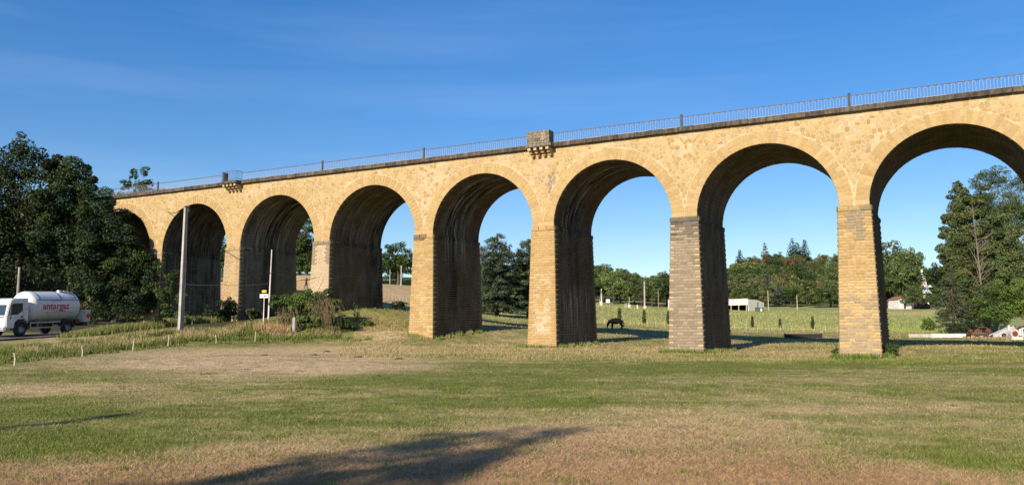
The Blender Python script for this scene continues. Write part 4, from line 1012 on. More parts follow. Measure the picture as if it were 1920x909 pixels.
for k, (n_, w1) in enumerate(((0, 'nearest'), (1, 'second'), (2, 'third'), (3, 'fourth'))):
    xa, ya = v2w(-12 * n_, -.75)
    patch((1500, 1000, 700, 500)[k], xa, ya, 2.0, .6, .10, (.55, .42, .34, .3)[k], (.16, .24, .05) if k < 3 else (.4, .34, .16), 'pier_foot_grass', f'tuft of green weeds along the foot of the {w1} pier' if k else 'bright green weeds along the foot of the nearest pier')
    xa, ya = v2w(-12 * n_ + 1.6, 2.5)
    for q_ in range(5):
        xb_, yb_ = v2w(-12 * n_ + 1.55, .3 + q_ * 1.7); patch(240, xb_, yb_, .4, .9, .1, .45, (.36, .33, .14) if q_ % 2 else (.2, .25, .07), 'wall_foot_grass', f'scrappy grass against the shaded side of the {w1} pier, clump {("at the front", "behind the front one", "midway", "towards the back", "at the back")[q_]}')
xa, ya = P(510, 620, 69)[:2]; patch(900, xa, ya, 1.6, .8, .5, 1.1, (.52, .36, .19), 'reed_clump', 'clump of tall tan dry grass at the foot of the town sign')
xa, ya = P(700, 612, 74.5)[:2]; patch(3000, xa, ya, 4.5, 2.0, .12, .3, (.40, .33, .15), 'bank_grass', 'straw coloured grass on the bank before the shaded wall')
for (a_, b_, c_, d_, n_, col_, nm, lb) in ((1110, 1640, 121, 245, 30000, (.36, .36, .14), 'far_meadow_grass', 'tall pale grass of the far meadow behind the viaduct'), (1640, 1800, 121, 240, 8000, (.30, .34, .11), 'paddock_grass', 'green grass of the paddock at the right behind the viaduct')):
    px = rng.uniform(a_, b_, n_); u = rng.random(n_); Y = 1 / (1 / c_ * (1 - u) + 1 / d_ * u); x = (px - 960) / F_PX * Y
    blades(nm, x, Y, rng.uniform(.12, .35, n_), .02 + Y * .0009, rng.uniform(.05, .5, n_), np.array(col_) * rng.uniform(.6, 1.35, (n_, 1)) * (.75 + .5 * fbm(x * .08, Y * .05, 91))[:, None], label=lb)

# ------------------------------------------------------------------ tanker lorry
def Rz(a): return Matrix.Rotation(a, 3, 'Z')
ax_f = gp(15, 60.0); HD = R(78)
hx_, hy_ = -math.cos(HD), -math.sin(HD)
ax_r = (ax_f[0] - hx_ * 4.6, ax_f[1] - hy_ * 4.6); zr = g1(*ax_r) + .07; zf = ax_f[2] + .07
lor = tag(empty('tanker_lorry', (ax_f[0], ax_f[1], zf)), 'white gas tanker lorry with red lettering driving along the road at the left', 'lorry')
lor.rotation_euler = (0, math.atan2(zr - zf, 4.6), math.atan2(hy_, hx_))
def part(fn, name, m, parent=lor, smooth=False, **k):
    mb = MB(); fn(mb); return mb.build(name, M[m], parent, smooth, **k)
# cab, x forward, y to the near side of the picture
cabp = [(1.34, .62), (1.40, .95), (1.38, 1.50), (1.10, 2.45), (.98, 2.66), (.70, 2.78), (-.50, 2.84), (-.62, 2.78), (-.66, 1.05), (-.60, .98), (-.52, 1.12), (-.28, 1.28), (.28, 1.28), (.56, 1.05), (.66, .62)]
def cabf(mb):
    bm = bmesh.new(); a = [bm.verts.new((x, -1.12, z)) for x, z in cabp]; f = bm.faces.new(a); r_ = bmesh.ops.extrude_face_region(bm, geom=[f]); vs = [v for v in r_['geom'] if isinstance(v, bmesh.types.BMVert)]
    bmesh.ops.translate(bm, vec=(0, 2.24, 0), verts=vs); ed = [e for e in bm.edges if abs(e.verts[0].co.y - e.verts[1].co.y) < .01]
    bmesh.ops.bevel(bm, geom=ed, offset=.07, segments=3, affect='EDGES', clamp_overlap=True); bm.verts.index_update()
    mb.add([v.co for v in bm.verts], [[v.index for v in f.verts] for f in bm.faces]); bm.free()
cab = part(cabf, 'cab', 'white_paint', smooth=True)
def quadf(pts, t=.015):
    def f(mb):
        n = (Vector(pts[1]) - Vector(pts[0])).cross(Vector(pts[2]) - Vector(pts[0])).normalized() * t; m = len(pts)
        mb.add([Vector(p) - n * .2 for p in pts] + [Vector(p) + n for p in pts], [tuple(range(m))[::-1], tuple(range(m, 2 * m))] + [(i, (i + 1) % m, (i + 1) % m + m, i + m) for i in range(m)])
    return f
part(quadf([(1.372, -.95, 1.58), (1.372, .95, 1.58), (1.145, .90, 2.34), (1.145, -.90, 2.34)]), 'windscreen', 'glass', cab)
for s in (1, -1):
    pts = [(1.06, s * 1.122, 1.62), (.40, s * 1.122, 1.60), (-.10, s * 1.122, 1.88), (-.10, s * 1.122, 2.46), (.84, s * 1.122, 2.42)]
    wdw = part(quadf(pts if s < 0 else pts[::-1], .012), 'side_window', 'glass', cab)
    part(lambda mb: mb.bbox((1.16, s * 1.34, 2.08), (.16, .12, .56), .04), 'mirror', 'dark_plastic', cab, True)
    part(lambda mb: mb.bbox((1.14, s * 1.30, 1.66), (.15, .10, .24), .04), 'lower_mirror', 'dark_plastic', cab, True)
    part(lambda mb: mb.tube([(1.05, s * 1.12, 2.35), (1.16, s * 1.3, 2.35)], .02, 5).tube([(1.08, s * 1.12, 1.72), (1.16, s * 1.3, 1.72)], .02, 5), 'mirror_bracket', 'dark_plastic', cab)
    part(lambda mb: mb.bbox((-.02, s * 1.128, 1.46), (.22, .02, .10), .008), 'door_handle', 'dark_plastic', cab)
    part(lambda mb: mb.box((-.20, s * 1.122, 1.75), (.012, .012, 1.5)).box((.40, s * 1.122, 1.34), (1.2, .012, .012)), 'door_gap', 'dark_plastic', cab)
    part(lambda mb: mb.bbox((1.385, s * .86, .80), (.10, .42, .20), .04), 'headlight', 'headlight', cab, True)
part(lambda mb: mb.bbox((-.42, 1.125, 2.02), (.28, .02, .16), .008), 'side_badge', 'steel', cab)
part(lambda mb: mb.bbox((1.0, 1.128, 1.38), (.17, .02, .22), .006), 'side_sticker', 'yellow', cab)
part(lambda mb: mb.bbox((1.0, 1.14, 1.38), (.09, .008, .12), .003), 'sticker_mark', 'dark_plastic', cab)
part(lambda mb: mb.bbox((1.36, 0, 1.18), (.05, 1.5, .42), .02), 'grille', 'dark_plastic', cab)
part(lambda mb: mb.bbox((1.36, 0, .62), (.28, 2.2, .36), .08), 'bumper', 'steel', cab, True)
part(lambda mb: mb.bbox((1.41, 0, 1.47), (.03, 1.9, .05), .01), 'wiper_panel', 'dark_plastic', cab)
part(lambda mb: mb.bbox((.55, .45, 1.75), (.45, .45, .9), .15), 'seat', 'dark_inside', cab)
# wheel arch and chassis
for xx in (0, -4.6):
    for s in (1, -1):
        def arc(mb):
            n = 10; r0, r1 = .56, .68
            vs = [(xx + r * math.cos(a), s * (1.14 if r == r1 else 1.14) , .5 + r * math.sin(a)) for a in [math.pi * k / n for k in range(n + 1)] for r in (r0, r1)]
            vs += [(v[0], s * .78, v[2]) for v in vs]; m = 2 * (n + 1); fs = []
            for k in range(n): a = 2 * k; fs += [(a, a + 1, a + 3, a + 2), (a + m, a + m + 2, a + m + 3, a + m + 1), (a, a + 2, a + 2 + m, a + m), (a + 1, a + 1 + m, a + 3 + m, a + 3)]
            mb.add(vs, fs)
        part(arc, 'mudguard', 'dark_plastic')
part(lambda mb: mb.box((-2.9, .40, .86), (6.8, .10, .24)).box((-2.9, -.40, .86), (6.8, .10, .24)).box((-2.2, 0, .75), (.8, .5, .4)), 'chassis', 'dark_plastic')
for s in (1, -1):
    for xx in (0, -4.6):
        def tyre(mb): mb.lathe((xx, s * .98, .5), [(.27, -.15), (.42, -.16), (.49, -.12), (.50, 0), (.49, .12), (.42, .16), (.27, .15)], 'y', 28)
        t_ = part(tyre, 'wheel', 'rubber', smooth=True)
        part(lambda mb: mb.lathe((xx, s * 1.05, .5), [(.0, .02 * s), (.10, .04 * s), (.13, -.03 * s), (.24, -.06 * s), (.285, .07 * s), (.28, -.1 * s)], 'y', 24), 'rim', 'rim', t_, True)
    part(lambda mb: mb.box((-2.35, s * 1.08, .98), (3.0, .04, .10)).box((-2.35, s * 1.08, .60), (3.0, .04, .10)).box((-.88, s * 1.08, .79), (.10, .05, .46)).box((-3.1, s * 1.07, .79), (.06, .03, .30)).box((-1.6, s * 1.07, .79), (.06, .03, .30)), 'side_guard', 'rim')
    part(lambda mb: mb.bbox((-1.75, s * .78, .80), (.9, .42, .40), .06), 'fuel_tank', 'dark_plastic')
TC, TR = 2.18, 1.17
def tankf(mb):
    x0, x1 = -.92, -6.25; pr = []
    for k in range(9): a = math.pi / 2 * k / 8; pr.append((TR * math.sin(a), x0 - .55 + .55 * math.cos(a)))
    for k in range(1, 6): pr.append((TR, x0 - .55 + (x1 + .55 - x0 + .55) * k / 6))
    for k in range(9): a = math.pi / 2 * k / 8; pr.append((TR * math.cos(a), x1 + .55 - .55 * math.sin(a)))
    mb.lathe((0, 0, TC), pr, 'x', 48)
tank = part(tankf, 'tank', 'white_paint', smooth=True)
def shell(x0, x1, a0, a1, r0, r1, n=16):
    def f(mb):
        vs = []
        for k in range(n + 1):
            a = a0 + (a1 - a0) * k / n
            for x, r in ((x0, r0), (x1, r0), (x1, r1), (x0, r1)): vs.append((x, r * math.sin(a), TC + r * math.cos(a)))
        fs = [(4 * k + i, 4 * k + (i + 1) % 4, 4 * k + 4 + (i + 1) % 4, 4 * k + 4 + i) for k in range(n) for i in range(4)] + [(0, 1, 2, 3), (4 * n + 3, 4 * n + 2, 4 * n + 1, 4 * n)]
        mb.add(vs, fs)
    return f
for xx in (-1.75, -3.9, -5.45): part(shell(xx, xx - .07, -1.12, 1.12, TR - .01, TR + .025), 'band', 'blue_trim', tank)
for s in (1, -1):
    part(shell(-1.5, -5.9, s * 1.12, s * 1.145, TR - .01, TR + .03, 1), 'side_strip', 'blue_trim', tank)
    part(shell(-1.5, -5.9, s * 1.95, s * 1.965, TR - .01, TR + .012, 1), 'lower_strip', 'steel', tank)
part(lambda mb: mb.lathe((-4.6, .25, 0), [(.0, TC + TR + .12), (.2, TC + TR + .10), (.24, TC + TR - .1)], 'z', 16), 'manhole', 'steel', tank)
part(lambda mb: mb.box((-5.0, .45, TC + TR + .02), (.5, .2, .12)), 'valve_box', 'steel', tank)
# lettering wrapped on the tank
def letters(txt, size, x_c, z_c, m, ny=10, stretch=1.0, name='lettering'):
    cu = bpy.data.curves.new(name, 'FONT'); cu.body = txt; cu.size = size; cu.align_x = 'CENTER'; cu.align_y = 'CENTER'; cu.resolution_u = 4; cu.offset = size * .022
    o = bpy.data.objects.new(name, cu); COL.objects.link(o); bpy.context.view_layer.update()
    me = bpy.data.meshes.new_from_object(o.evaluated_get(bpy.context.evaluated_depsgraph_get())); bpy.data.objects.remove(o)
    bm = bmesh.new(); bm.from_mesh(me)
    for k in range(-ny, ny + 1):
        bmesh.ops.bisect_plane(bm, geom=bm.verts[:] + bm.edges[:] + bm.faces[:], plane_co=(0, k * size / ny, 0), plane_no=(0, 1, 0))
    for v in bm.verts:
        a = math.pi / 2 - (z_c + v.co.y) / TR; rr = TR + .012
        v.co = Vector((x_c - v.co.x * stretch, rr * math.sin(a), TC + rr * math.cos(a)))
    bmesh.ops.recalc_face_normals(bm, faces=bm.faces[:])
    m2 = bpy.data.meshes.new(name); bm.to_mesh(m2); bm.free(); return link(name, m2, M[m], tank)
letters('antargaz', .72, -3.3, .02, 'red_ink', stretch=1.12)
for sgn in (1, -1):
    for k in range(5):
        a = (k - 2) * .30; L_ = .16
        def tick(mb):
            for u0, u1 in ((.40, .40 + L_),):
                p = [];
                for u, w_ in ((u0, -.018), (u0, .018), (u1, .022), (u1, -.022)):
                    xx = u * math.sin(a) * 1.3 + w_ * math.cos(a); zz = sgn * (u * math.cos(a) - .07) - w_ * math.sin(a) * sgn
                    b = math.pi / 2 - (.05 + zz) / TR; p.append((-3.35 + xx, (TR + .014) * math.sin(b), TC + (TR + .014) * math.cos(b)))
                mb.add(p, [(0, 1, 2, 3)])
        part(tick, 'emblem_stroke', 'green_ink', tank)
letters('energies', .15, -4.0, -.36, 'red_ink', ny=4, stretch=1.2, name='small_lettering')
# rear cabinet with hazard plate
bx_ = part(lambda mb: mb.bbox((-6.70, .55, 1.38), (.7, 1.2, .98), .03), 'rear_cabinet', 'cream_wall')
part(lambda mb: mb.add([(-6.78, 1.165, 1.64), (-6.52, 1.165, 1.38), (-6.78, 1.165, 1.12), (-7.04, 1.165, 1.38), (-6.78, 1.15, 1.64), (-6.52, 1.15, 1.38), (-6.78, 1.15, 1.12), (-7.04, 1.15, 1.38)], [(0, 1, 2, 3), (0, 4, 5, 1), (1, 5, 6, 2), (2, 6, 7, 3), (3, 7, 4, 0)]), 'hazard_diamond', 'sign_red', bx_)
part(lambda mb: mb.box((-6.45, 1.16, 1.6), (.16, .02, .3)), 'cabinet_label', 'steel', bx_)
part(lambda mb: mb.bbox((-6.7, 0, .70), (.5, 2.0, .22), .03), 'rear_bumper', 'dark_plastic')
part(lambda mb: mb.bbox((-5.75, .9, .95), (.5, .3, .35), .04), 'hose_reel', 'red_paint')

# ------------------------------------------------------------------ skinned figures
def skinned(name, joints, edges, m, parent, sub=2):
    """joints: (x,y,z,r)"""
    me = bpy.data.meshes.new(name); me.from_pydata([j[:3] for j in joints], edges, []); o = bpy.data.objects.new(name, me); COL.objects.link(o)
    s = o.modifiers.new('s', 'SKIN'); s.use_smooth_shade = True
    for v, j in zip(me.skin_vertices[0].data, joints):
        r_ = j[3] if hasattr(j[3], '__len__') else (j[3], j[3]); v.radius = r_
    me.skin_vertices[0].data[0].use_root = True
    u = o.modifiers.new('u', 'SUBSURF'); u.levels = sub; u.render_levels = sub
    bpy.context.view_layer.update()
    m2 = bpy.data.meshes.new_from_object(o.evaluated_get(bpy.context.evaluated_depsgraph_get())); bpy.data.objects.remove(o); m2.name = name
    for p in m2.polygons: p.use_smooth = True
    m2.materials.clear()
    return link(name, m2, M[m], parent)
hg = gp(1155, 104.5)
hz = tag(empty('horse', hg, math.pi + .1), 'dark horse with its head down grazing on the edge of the long shadow', 'horse')
J = [(-.55, 0, 1.13, (.36, .38)), (-.15, 0, 1.02, (.38, .46)), (.25, 0, 1.05, (.38, .45)), (.55, 0, 1.18, (.30, .40)), (.80, 0, 1.02, (.15, .25)), (1.00, 0, .70, (.11, .18)), (1.12, 0, .44, (.09, .12)), (1.10, 0, .22, (.06, .075)), (1.07, 0, .10, (.05, .05)), (-.80, 0, 1.05, (.14, .16))]
E_ = [(0, 1), (1, 2), (2, 3), (3, 4), (4, 5), (5, 6), (6, 7), (7, 8), (0, 9)]
for s, xo in ((1, .05), (-1, -.12)):
    k = len(J); J += [(-.66 + xo, s * .17, .88, .24), (-.60 + xo, s * .17, .66, .17), (-.78 + xo, s * .17, .46, .10), (-.72 + xo, s * .17, .18, .075), (-.66 + xo, s * .17, .04, .065)]; E_ += [(0, k), (k, k + 1), (k + 1, k + 2), (k + 2, k + 3), (k + 3, k + 4)]
    k = len(J); J += [(.50 + xo, s * .16, .86, .18), (.52 + xo, s * .16, .60, .12), (.52 + xo, s * .16, .40, .09), (.53 + xo, s * .16, .16, .07), (.57 + xo, s * .16, .04, .06)]; E_ += [(3, k), (k, k + 1), (k + 1, k + 2), (k + 2, k + 3), (k + 3, k + 4)]
skinned('body', J, E_, 'horse', hz)
mb = MB(); q = random.Random(3)
for k in range(60):
    t = q.random(); a = Vector((.52, 0, 1.44)).lerp(Vector((1.08, 0, .78)), t); mb.tube([a, a + Vector((-.04, q.choice((-1, 1)) * .15, -.08)), a + Vector((-.10, q.choice((-1, 1)) * .16, -.28))], [.03, .025, .008], 3, cap=False)
mb.build('mane', M['mane'], hz, fix=False); mb = MB()
for k in range(40): y = q.uniform(-.05, .05); mb.tube([(-.86, y * .4, 1.16), (-1.0, y, 1.02), (-1.04 + q.uniform(-.05, .05), y * 1.6, .7), (-1.0 + q.uniform(-.08, .08), y * 2, .3)], [.03, .035, .03, .008], 3, cap=False)
mb.build('tail', M['mane'], hz, fix=False)
mb = MB()
for s in (1, -1): mb.tube([(1.05, s * .06, .62), (1.02, s * .09, .72)], [.035, .008], 5)
mb.build('ear', M['horse'], hz)

sg = gp(574, 118); sc_ = tag(empty('scarecrow', sg, .25), 'black human shaped scarecrow with outstretched arms on the orange field between the piers', 'scarecrow')
J = [(0, 0, .92, (.15, .10)), (0, 0, 1.15, (.14, .09)), (.02, 0, 1.38, (.17, .10)), (.03, 0, 1.50, .055), (.05, 0, 1.60, .09), (.05, 0, 1.70, .085), (.05, 0, 1.79, .05)]
E_ = [(0, 1), (1, 2), (2, 3), (3, 4), (4, 5), (5, 6)]
for s, ze in ((1, .16), (-1, -.02)):
    k = len(J); J += [(.02 + s * .22, 0, 1.41, .062), (.02 + s * .48, 0, 1.36 + ze * .3, .048), (.02 + s * .74, 0, 1.38 + ze, .034), (.02 + s * .84, 0, 1.41 + ze, .03)]; E_ += [(2, k), (k, k + 1), (k + 1, k + 2), (k + 2, k + 3)]
    k = len(J); J += [(s * .11, 0, .82, .095), (s * .16 - .03, 0, .46, .065), (s * .22 - .06, .03, .10, .045), (s * .24 - .06, -.12, .05, .04)]; E_ += [(0, k), (k, k + 1), (k + 1, k + 2), (k + 2, k + 3)]
skinned('figure', J, E_, 'cloth_dark', sc_)
MB().tube([(0, .12, -.3), (0, .12, 1.5)], .03, 5).build('stake', M['wood'], sc_)

# driver inside the cab
dr = tag(empty('person', (0, 0, 0)), 'driver in an orange brown shirt at the side window of the tanker lorry', 'person')
dr.matrix_world = lor.matrix_basis @ Matrix.Translation((.38, .58, 1.42))
J = [(0, 0, 0, (.17, .13)), (.02, 0, .25, (.17, .12)), (.05, 0, .46, (.18, .11)), (.06, 0, .58, .06), (.09, 0, .68, .09), (.09, 0, .79, .10), (.07, 0, .88, .06), (.17, 0, .70, .03)]
E_ = [(0, 1), (1, 2), (2, 3), (3, 4), (4, 5), (5, 6), (4, 7)]
for s in (1, -1):
    k = len(J); J += [(.06, s * .22, .44, .06), (.14, s * .27, .22, .05), (.36, s * .20, .20, .04), (.50, s * .16, .26, .035)]; E_ += [(2, k), (k, k + 1), (k + 1, k + 2), (k + 2, k + 3)]
skinned('body', J, E_, 'shirt', dr)
MB().lathe((.115, 0, 0), [(0, .60), (.05, .61), (.085, .68), (.095, .76), (.085, .83), (0, .86)], 'z', 12).build('face', M['skin'], dr, smooth=True)
MB().lathe((.06, 0, 0), [(.115, .74), (.125, .80), (.10, .88), (0, .92)], 'z', 12).build('hair', M['mane'], dr, smooth=True)

# ------------------------------------------------------------------ poles, sign, wires
def up(px, top, Y): return P(px, top, Y)[2]
g = gp(338.5, 65); H = up(343, 388, 65) - g[2]
pole = tag(empty('power_pole', g, R(68)), 'tall tapering concrete power pole standing on the verge in front of the dark arch', 'pole')
mb = MB(); w0, w1 = .18, .10; d0, d1 = .13, .085
def frus(mb, z0, z1, cx=0, wa=None, wb=None, da=None, db=None):
    mb.add([(cx + sx * w_, sy * d_, z) for z, w_, d_ in ((z0, wa, da), (z1, wb, db)) for sx, sy in ((-1, -1), (1, -1), (1, 1), (-1, 1))], [(0, 1, 5, 4), (1, 2, 6, 5), (2, 3, 7, 6), (3, 0, 4, 7), (4, 5, 6, 7), (3, 2, 1, 0)])
lerp = lambda a, b, t: a + (b - a) * t
frus(mb, -.4, H, 0, w0 * .8, w1 * .8, d0 * .6, d1 * .6); mb.build('web', M['concrete'], pole)
for s in (-1, 1):
    mb = MB(); mb.add([(s * lerp(w0, w1, t) + e * .045, sy * lerp(d0, d1, t), z) for z, t in ((-.4, 0), (H, 1)) for e, sy in ((-1, -1), (1, -1), (1, 1), (-1, 1))], [(0, 1, 5, 4), (1, 2, 6, 5), (2, 3, 7, 6), (3, 0, 4, 7), (4, 5, 6, 7)]); mb.build('flange', M['concrete'], pole)
for k in range(14):
    z = .5 + k * (H - .6) / 13.; t = z / H; MB().box((0, 0, z), (2 * lerp(w0, w1, t) - .08, 2 * lerp(d0, d1, t) - .01, .16)).build('cross_rib', M['concrete'], pole)
MB().box((0, 0, H + .04), (.5, .3, .10)).build('cap', M['concrete'], pole)
MB().box((.15, -.14, H - .25), (.22, .14, .3)).build('bracket', M['iron_dark'], pole)
def simple_pole(px, top, Y, r0, r1, m, label, name='utility_pole', lean=0, group=None, extra=None):
    g = gp(px, Y); H = up(px, top, Y) - g[2]; o = MB().tube([(0, 0, -.3), (lean * .5, 0, H * .5), (lean, 0, H)], [r0, (r0 + r1) / 2, r1], 8).build(name, M[m], None, True, loc=g)
    tag(o, label, 'pole', group); return g, H
simple_pole(29, 501, 70, .14, .09, 'concrete', 'slim pale concrete pole rising behind the cab of the lorry')
g507, H507 = simple_pole(503, 468, 74, .085, .05, 'white_wall', 'thin white pole between the town sign and the ivy thicket', lean=.12)
simple_pole(1209, 527, 236, .28, .18, 'concrete', 'tallest of the far poles, right of the horse, standing at the edge of the wood')
simple_pole(1235, 543, 240, .12, .09, 'wood', 'thin brown pole just left of the banded grey pier, far across the meadow')
simple_pole(1441, 544, 258, .14, .10, 'pale_wood', 'pale wooden pole just right of the open barn')
simple_pole(1495, 553, 262, .16, .11, 'pale_wood', 'pale wooden pole midway between the barn and the right pier')
simple_pole(1180, 556, 237, .10, .08, 'pale_wood', 'short dark pole standing on a white block behind the horse')
simple_pole(752, 498, 225, .22, .15, 'concrete', 'light concrete pole in front of the round tree seen through the arch')
simple_pole(731, 505, 228, .12, .09, 'concrete', 'thinner pole left of the light concrete pole in front of the round tree')
gA, HA = simple_pole(1128, 541, 232, .22, .12, 'white_wall', 'white pole with a slanting stay at the far edge of the meadow')
o = MB().tube([(0, 0, 0), (3.4 * .25, 0, HA * .92)], .07, 5).build('pole_stay', M['pale_wood'], None, loc=(gA[0] - .85, gA[1] - .3, gA[2])); tag(o, 'slanting stay leaning against the white pole behind the pier', 'pole')
def block_at(px, py_top, Y, wpx, m, label, name, cat):
    g = gp(px, Y); s = Y / F_PX; h = up(px, py_top, Y) - g[2]
    mb = MB(); mb.bbox((0, 0, h / 2 - .1), (wpx * s, wpx * s * .8, h + .2), .03); mb.bbox((0, 0, h + .02), (wpx * s * 1.12, wpx * s * .9, .08), .02); tag(mb.build(name, M[m], None, loc=g), label, cat)
block_at(1180, 571, 236, 4.0, 'white_wall', 'white block under the short dark pole behind the horse', 'marker_block', 'block')
block_at(1195, 571.5, 236, 2.2, 'white_wall', 'small white marker post left of the tallest far pole', 'marker_post', 'post')
block_at(1209, 573, 235, 4.2, 'white_wall', 'white plinth around the foot of the tallest far pole', 'marker_block', 'block')
block_at(1127, 565, 231, 4.2, 'white_wall', 'white plinth around the foot of the stayed white pole', 'marker_block', 'block')
block_at(1255, 562, 236, 4, 'white_wall', 'white block half hidden by the left edge of the banded grey pier', 'marker_block', 'block')
g = gp(1140, 228); bd = tag(empty('notice_board', g), 'blank white board on two legs at the far edge of the meadow', 'sign')
zb_ = up(1140, 561, 228) - g[2]; MB().bbox((0, 0, zb_ - .45), (1.1, .06, .95), .02).build('panel', M['sign_white'], bd)
for s in (-1, 1): MB().box((s * .4, .05, zb_ / 2 - .3), (.07, .07, zb_ + .4)).build('leg', M['steel'], bd)
# town sign
g = gp(493, 70); ts = tag(empty('town_sign', g, R(-12)), 'white town name sign with a small yellow road number plate on a white post', 'sign')
zt = up(493, 550.5, 70) - g[2]
MB().box((0, .05, zt / 2 - .2), (.07, .05, zt + .3)).build('post', M['white_wall'], ts)
pb = MB().bbox((0, 0, zt - .05 - .15), (.80, .03, .33), .012).build('name_panel', M['sign_white'], ts)
py_ = MB().bbox((0, 0, zt + .20), (.42, .03, .21), .012).build('number_panel', M['yellow'], ts)
def flat_text(txt, size, loc, m, parent, name='lettering', rot=(math.pi / 2, 0, 0), depth=.003):
    cu = bpy.data.curves.new(name, 'FONT'); cu.body = txt; cu.size = size; cu.align_x = 'CENTER'; cu.align_y = 'CENTER'; cu.extrude = depth; cu.resolution_u = 3; cu.offset = size * .01
    o = bpy.data.objects.new(name, cu); COL.objects.link(o); bpy.context.view_layer.update()
    me = bpy.data.meshes.new_from_object(o.evaluated_get(bpy.context.evaluated_depsgraph_get())); bpy.data.objects.remove(o)
    return link(name, me, M[m], parent, loc=loc, rot=rot)
flat_text('LAUMET', .19, (0, -.02, zt - .20), 'black', pb); flat_text('D 60', .15, (0, -.02, zt + .20), 'black', py_)
def wire(pts, r, label, sag=.4, name='cable'):
    mb = MB(); o_ = []
    for a, b in zip(pts[:-1], pts[1:]):
        a, b = np.array(a), np.array(b)
        for k in range(12): t = k / 12; p = a + (b - a) * t; p[2] -= sag * 4 * t * (1 - t); o_.append(p)
    o_.append(np.array(pts[-1])); mb.tube(o_, r, 4); tag(mb.build(name, M['black'], None, fix=False), label, 'cable')
wire([P(342, 391, 65), P(313, 396, 88.6), P(262, 400, 90.8), P(200, 398, 92)], .035, 'black cable sagging from the top of the concrete pole along the viaduct wall', .3)
wire([P(-60, 470, 69), P(29, 508, 70), P(230, 526, 76)], .02, 'thin wire strung from the pole behind the lorry through the trees', .5)
wire([P(300, 528, 74), P(412, 534, 74), P(503, 531, 74), P(600, 519, 77)], .022, 'thin dark wire crossing in front of the piers at the thin white pole', .12)

# fence stakes
for px_, top, bot_, lb in ((27, 668, 692, 'pale fence stake farthest to the left, below the cab of the lorry'), (154, 652, 670, 'pale fence stake in the grass below the rear of the lorry'), (249, 642, 661, 'pale fence stake midway between the lorry and the concrete pole'),
                           (315, 628, 650, 'leaning weathered stake just left of the concrete pole'), (405, 612, 628, 'short pale stake in the dry grass right of the concrete pole'), (478, 604, 624, 'weathered stake standing left of the town sign')):
    Y_s = float(np.interp(px_, [0, 150, 315, 480], [35.5, 46, 56.5, 63.5])); g = gp(px_, Y_s); h = (bot_ - top) * Y_s / F_PX
    mb = MB(); mb.tube([(0, 0, -.2), (.02, 0, h * .5), (.05 * random.choice((-1, 1)) + (.1 if px_ == 315 else 0), 0, h)], [.045, .042, .036], 7); tag(mb.build('fence_stake', M['pale_wood'], None, True, loc=g), lb, 'post', 'stakes along the verge')

# ------------------------------------------------------------------ barn, houses, white spires
def frame_at(px, Y, ang): g = gp(px, Y); return g, ang
g = gp(1403, 246)
bn = tag(empty('barn', (g[0], g[1], g[2] - .2), 0), 'pale open fronted barn with a sloping roof at the foot of the wooded hill', 'barn')
bn.rotation_euler = (0, 0, R(-48))      # local x runs right, the open front faces -y
Hc = up(1403, 559, 246) - g[2] + .2; zo = up(1403, 571.5, 246) - g[2] + .2
Wf, Dp = 12.5, 9.0
MB().box((-Wf / 2, -.1, (Hc + zo) / 2), (Wf, .18, Hc - zo)).build('fascia', M['white_wall'], bn)
mb = MB(); mb.prism([(0, -1), (Dp, -1), (Dp, Hc - 1.15), (Dp * .5, Hc - .30), (0, Hc - .25)], -.1, .1)
o = mb.build('gable_wall', M['cream_wall'], bn); o.rotation_euler = (0, 0, math.pi / 2)
MB().box((-Wf / 2, Dp, Hc / 2 - .8), (Wf, .2, Hc)).build('back_wall', M['dark_inside'], bn)
MB().box((-Wf, Dp / 2, Hc / 2 - .7), (.2, Dp, Hc + .2)).build('side_wall', M['dark_inside'], bn)
mb = MB(); mb.add([(.25, -.3, Hc + .06), (-Wf - .2, -.3, Hc + .06), (-Wf - .2, Dp * .5, Hc + .0), (.25, Dp * .5, Hc + .0), (.25, Dp + .3, Hc - .95), (-Wf - .2, Dp + .3, Hc - .95)] + [(.25, -.3, Hc - .06), (-Wf - .2, -.3, Hc - .06), (-Wf - .2, Dp * .5, Hc - .14), (.25, Dp * .5, Hc - .14), (.25, Dp + .3, Hc - 1.1), (-Wf - .2, Dp + .3, Hc - 1.1)],
                  [(0, 1, 2, 3), (3, 2, 5, 4), (6, 9, 8, 7), (9, 10, 11, 8), (0, 6, 7, 1), (4, 5, 11, 10), (0, 3, 9, 6), (3, 4, 10, 9)]); mb.build('roof', M['dark_roof'], bn)
for k in range(4): MB().box((-.5 - k * 2.7, -.1, zo / 2 - .2), (.22, .2, zo + .4)).build('post', M['pale_wood'], bn)
MB().box((.1, 5.2, Hc * .5), (.06, .9, 1.9)).build('slatted_vent', M['steel'], bn)
sh = tag(empty('shed', gp(1424, 240), R(-10)), 'small dark green shed with a white door at the right corner of the barn', 'shed')
MB().box((0, 0, .55), (2.3, 1.5, 1.3)).build('wall', M['blue_trim'] if False else mat('green_paint', (.03, .07, .05), .6), sh); MB().box((0, 0, 1.25), (2.5, 1.7, .1)).build('roof', M['dark_roof'], sh)
MB().box((.45, -.77, .6), (.4, .04, .8)).build('door', M['sign_white'], sh); MB().box((1.0, -.77, .6), (.25, .04, .7)).build('window', M['glass'], sh)
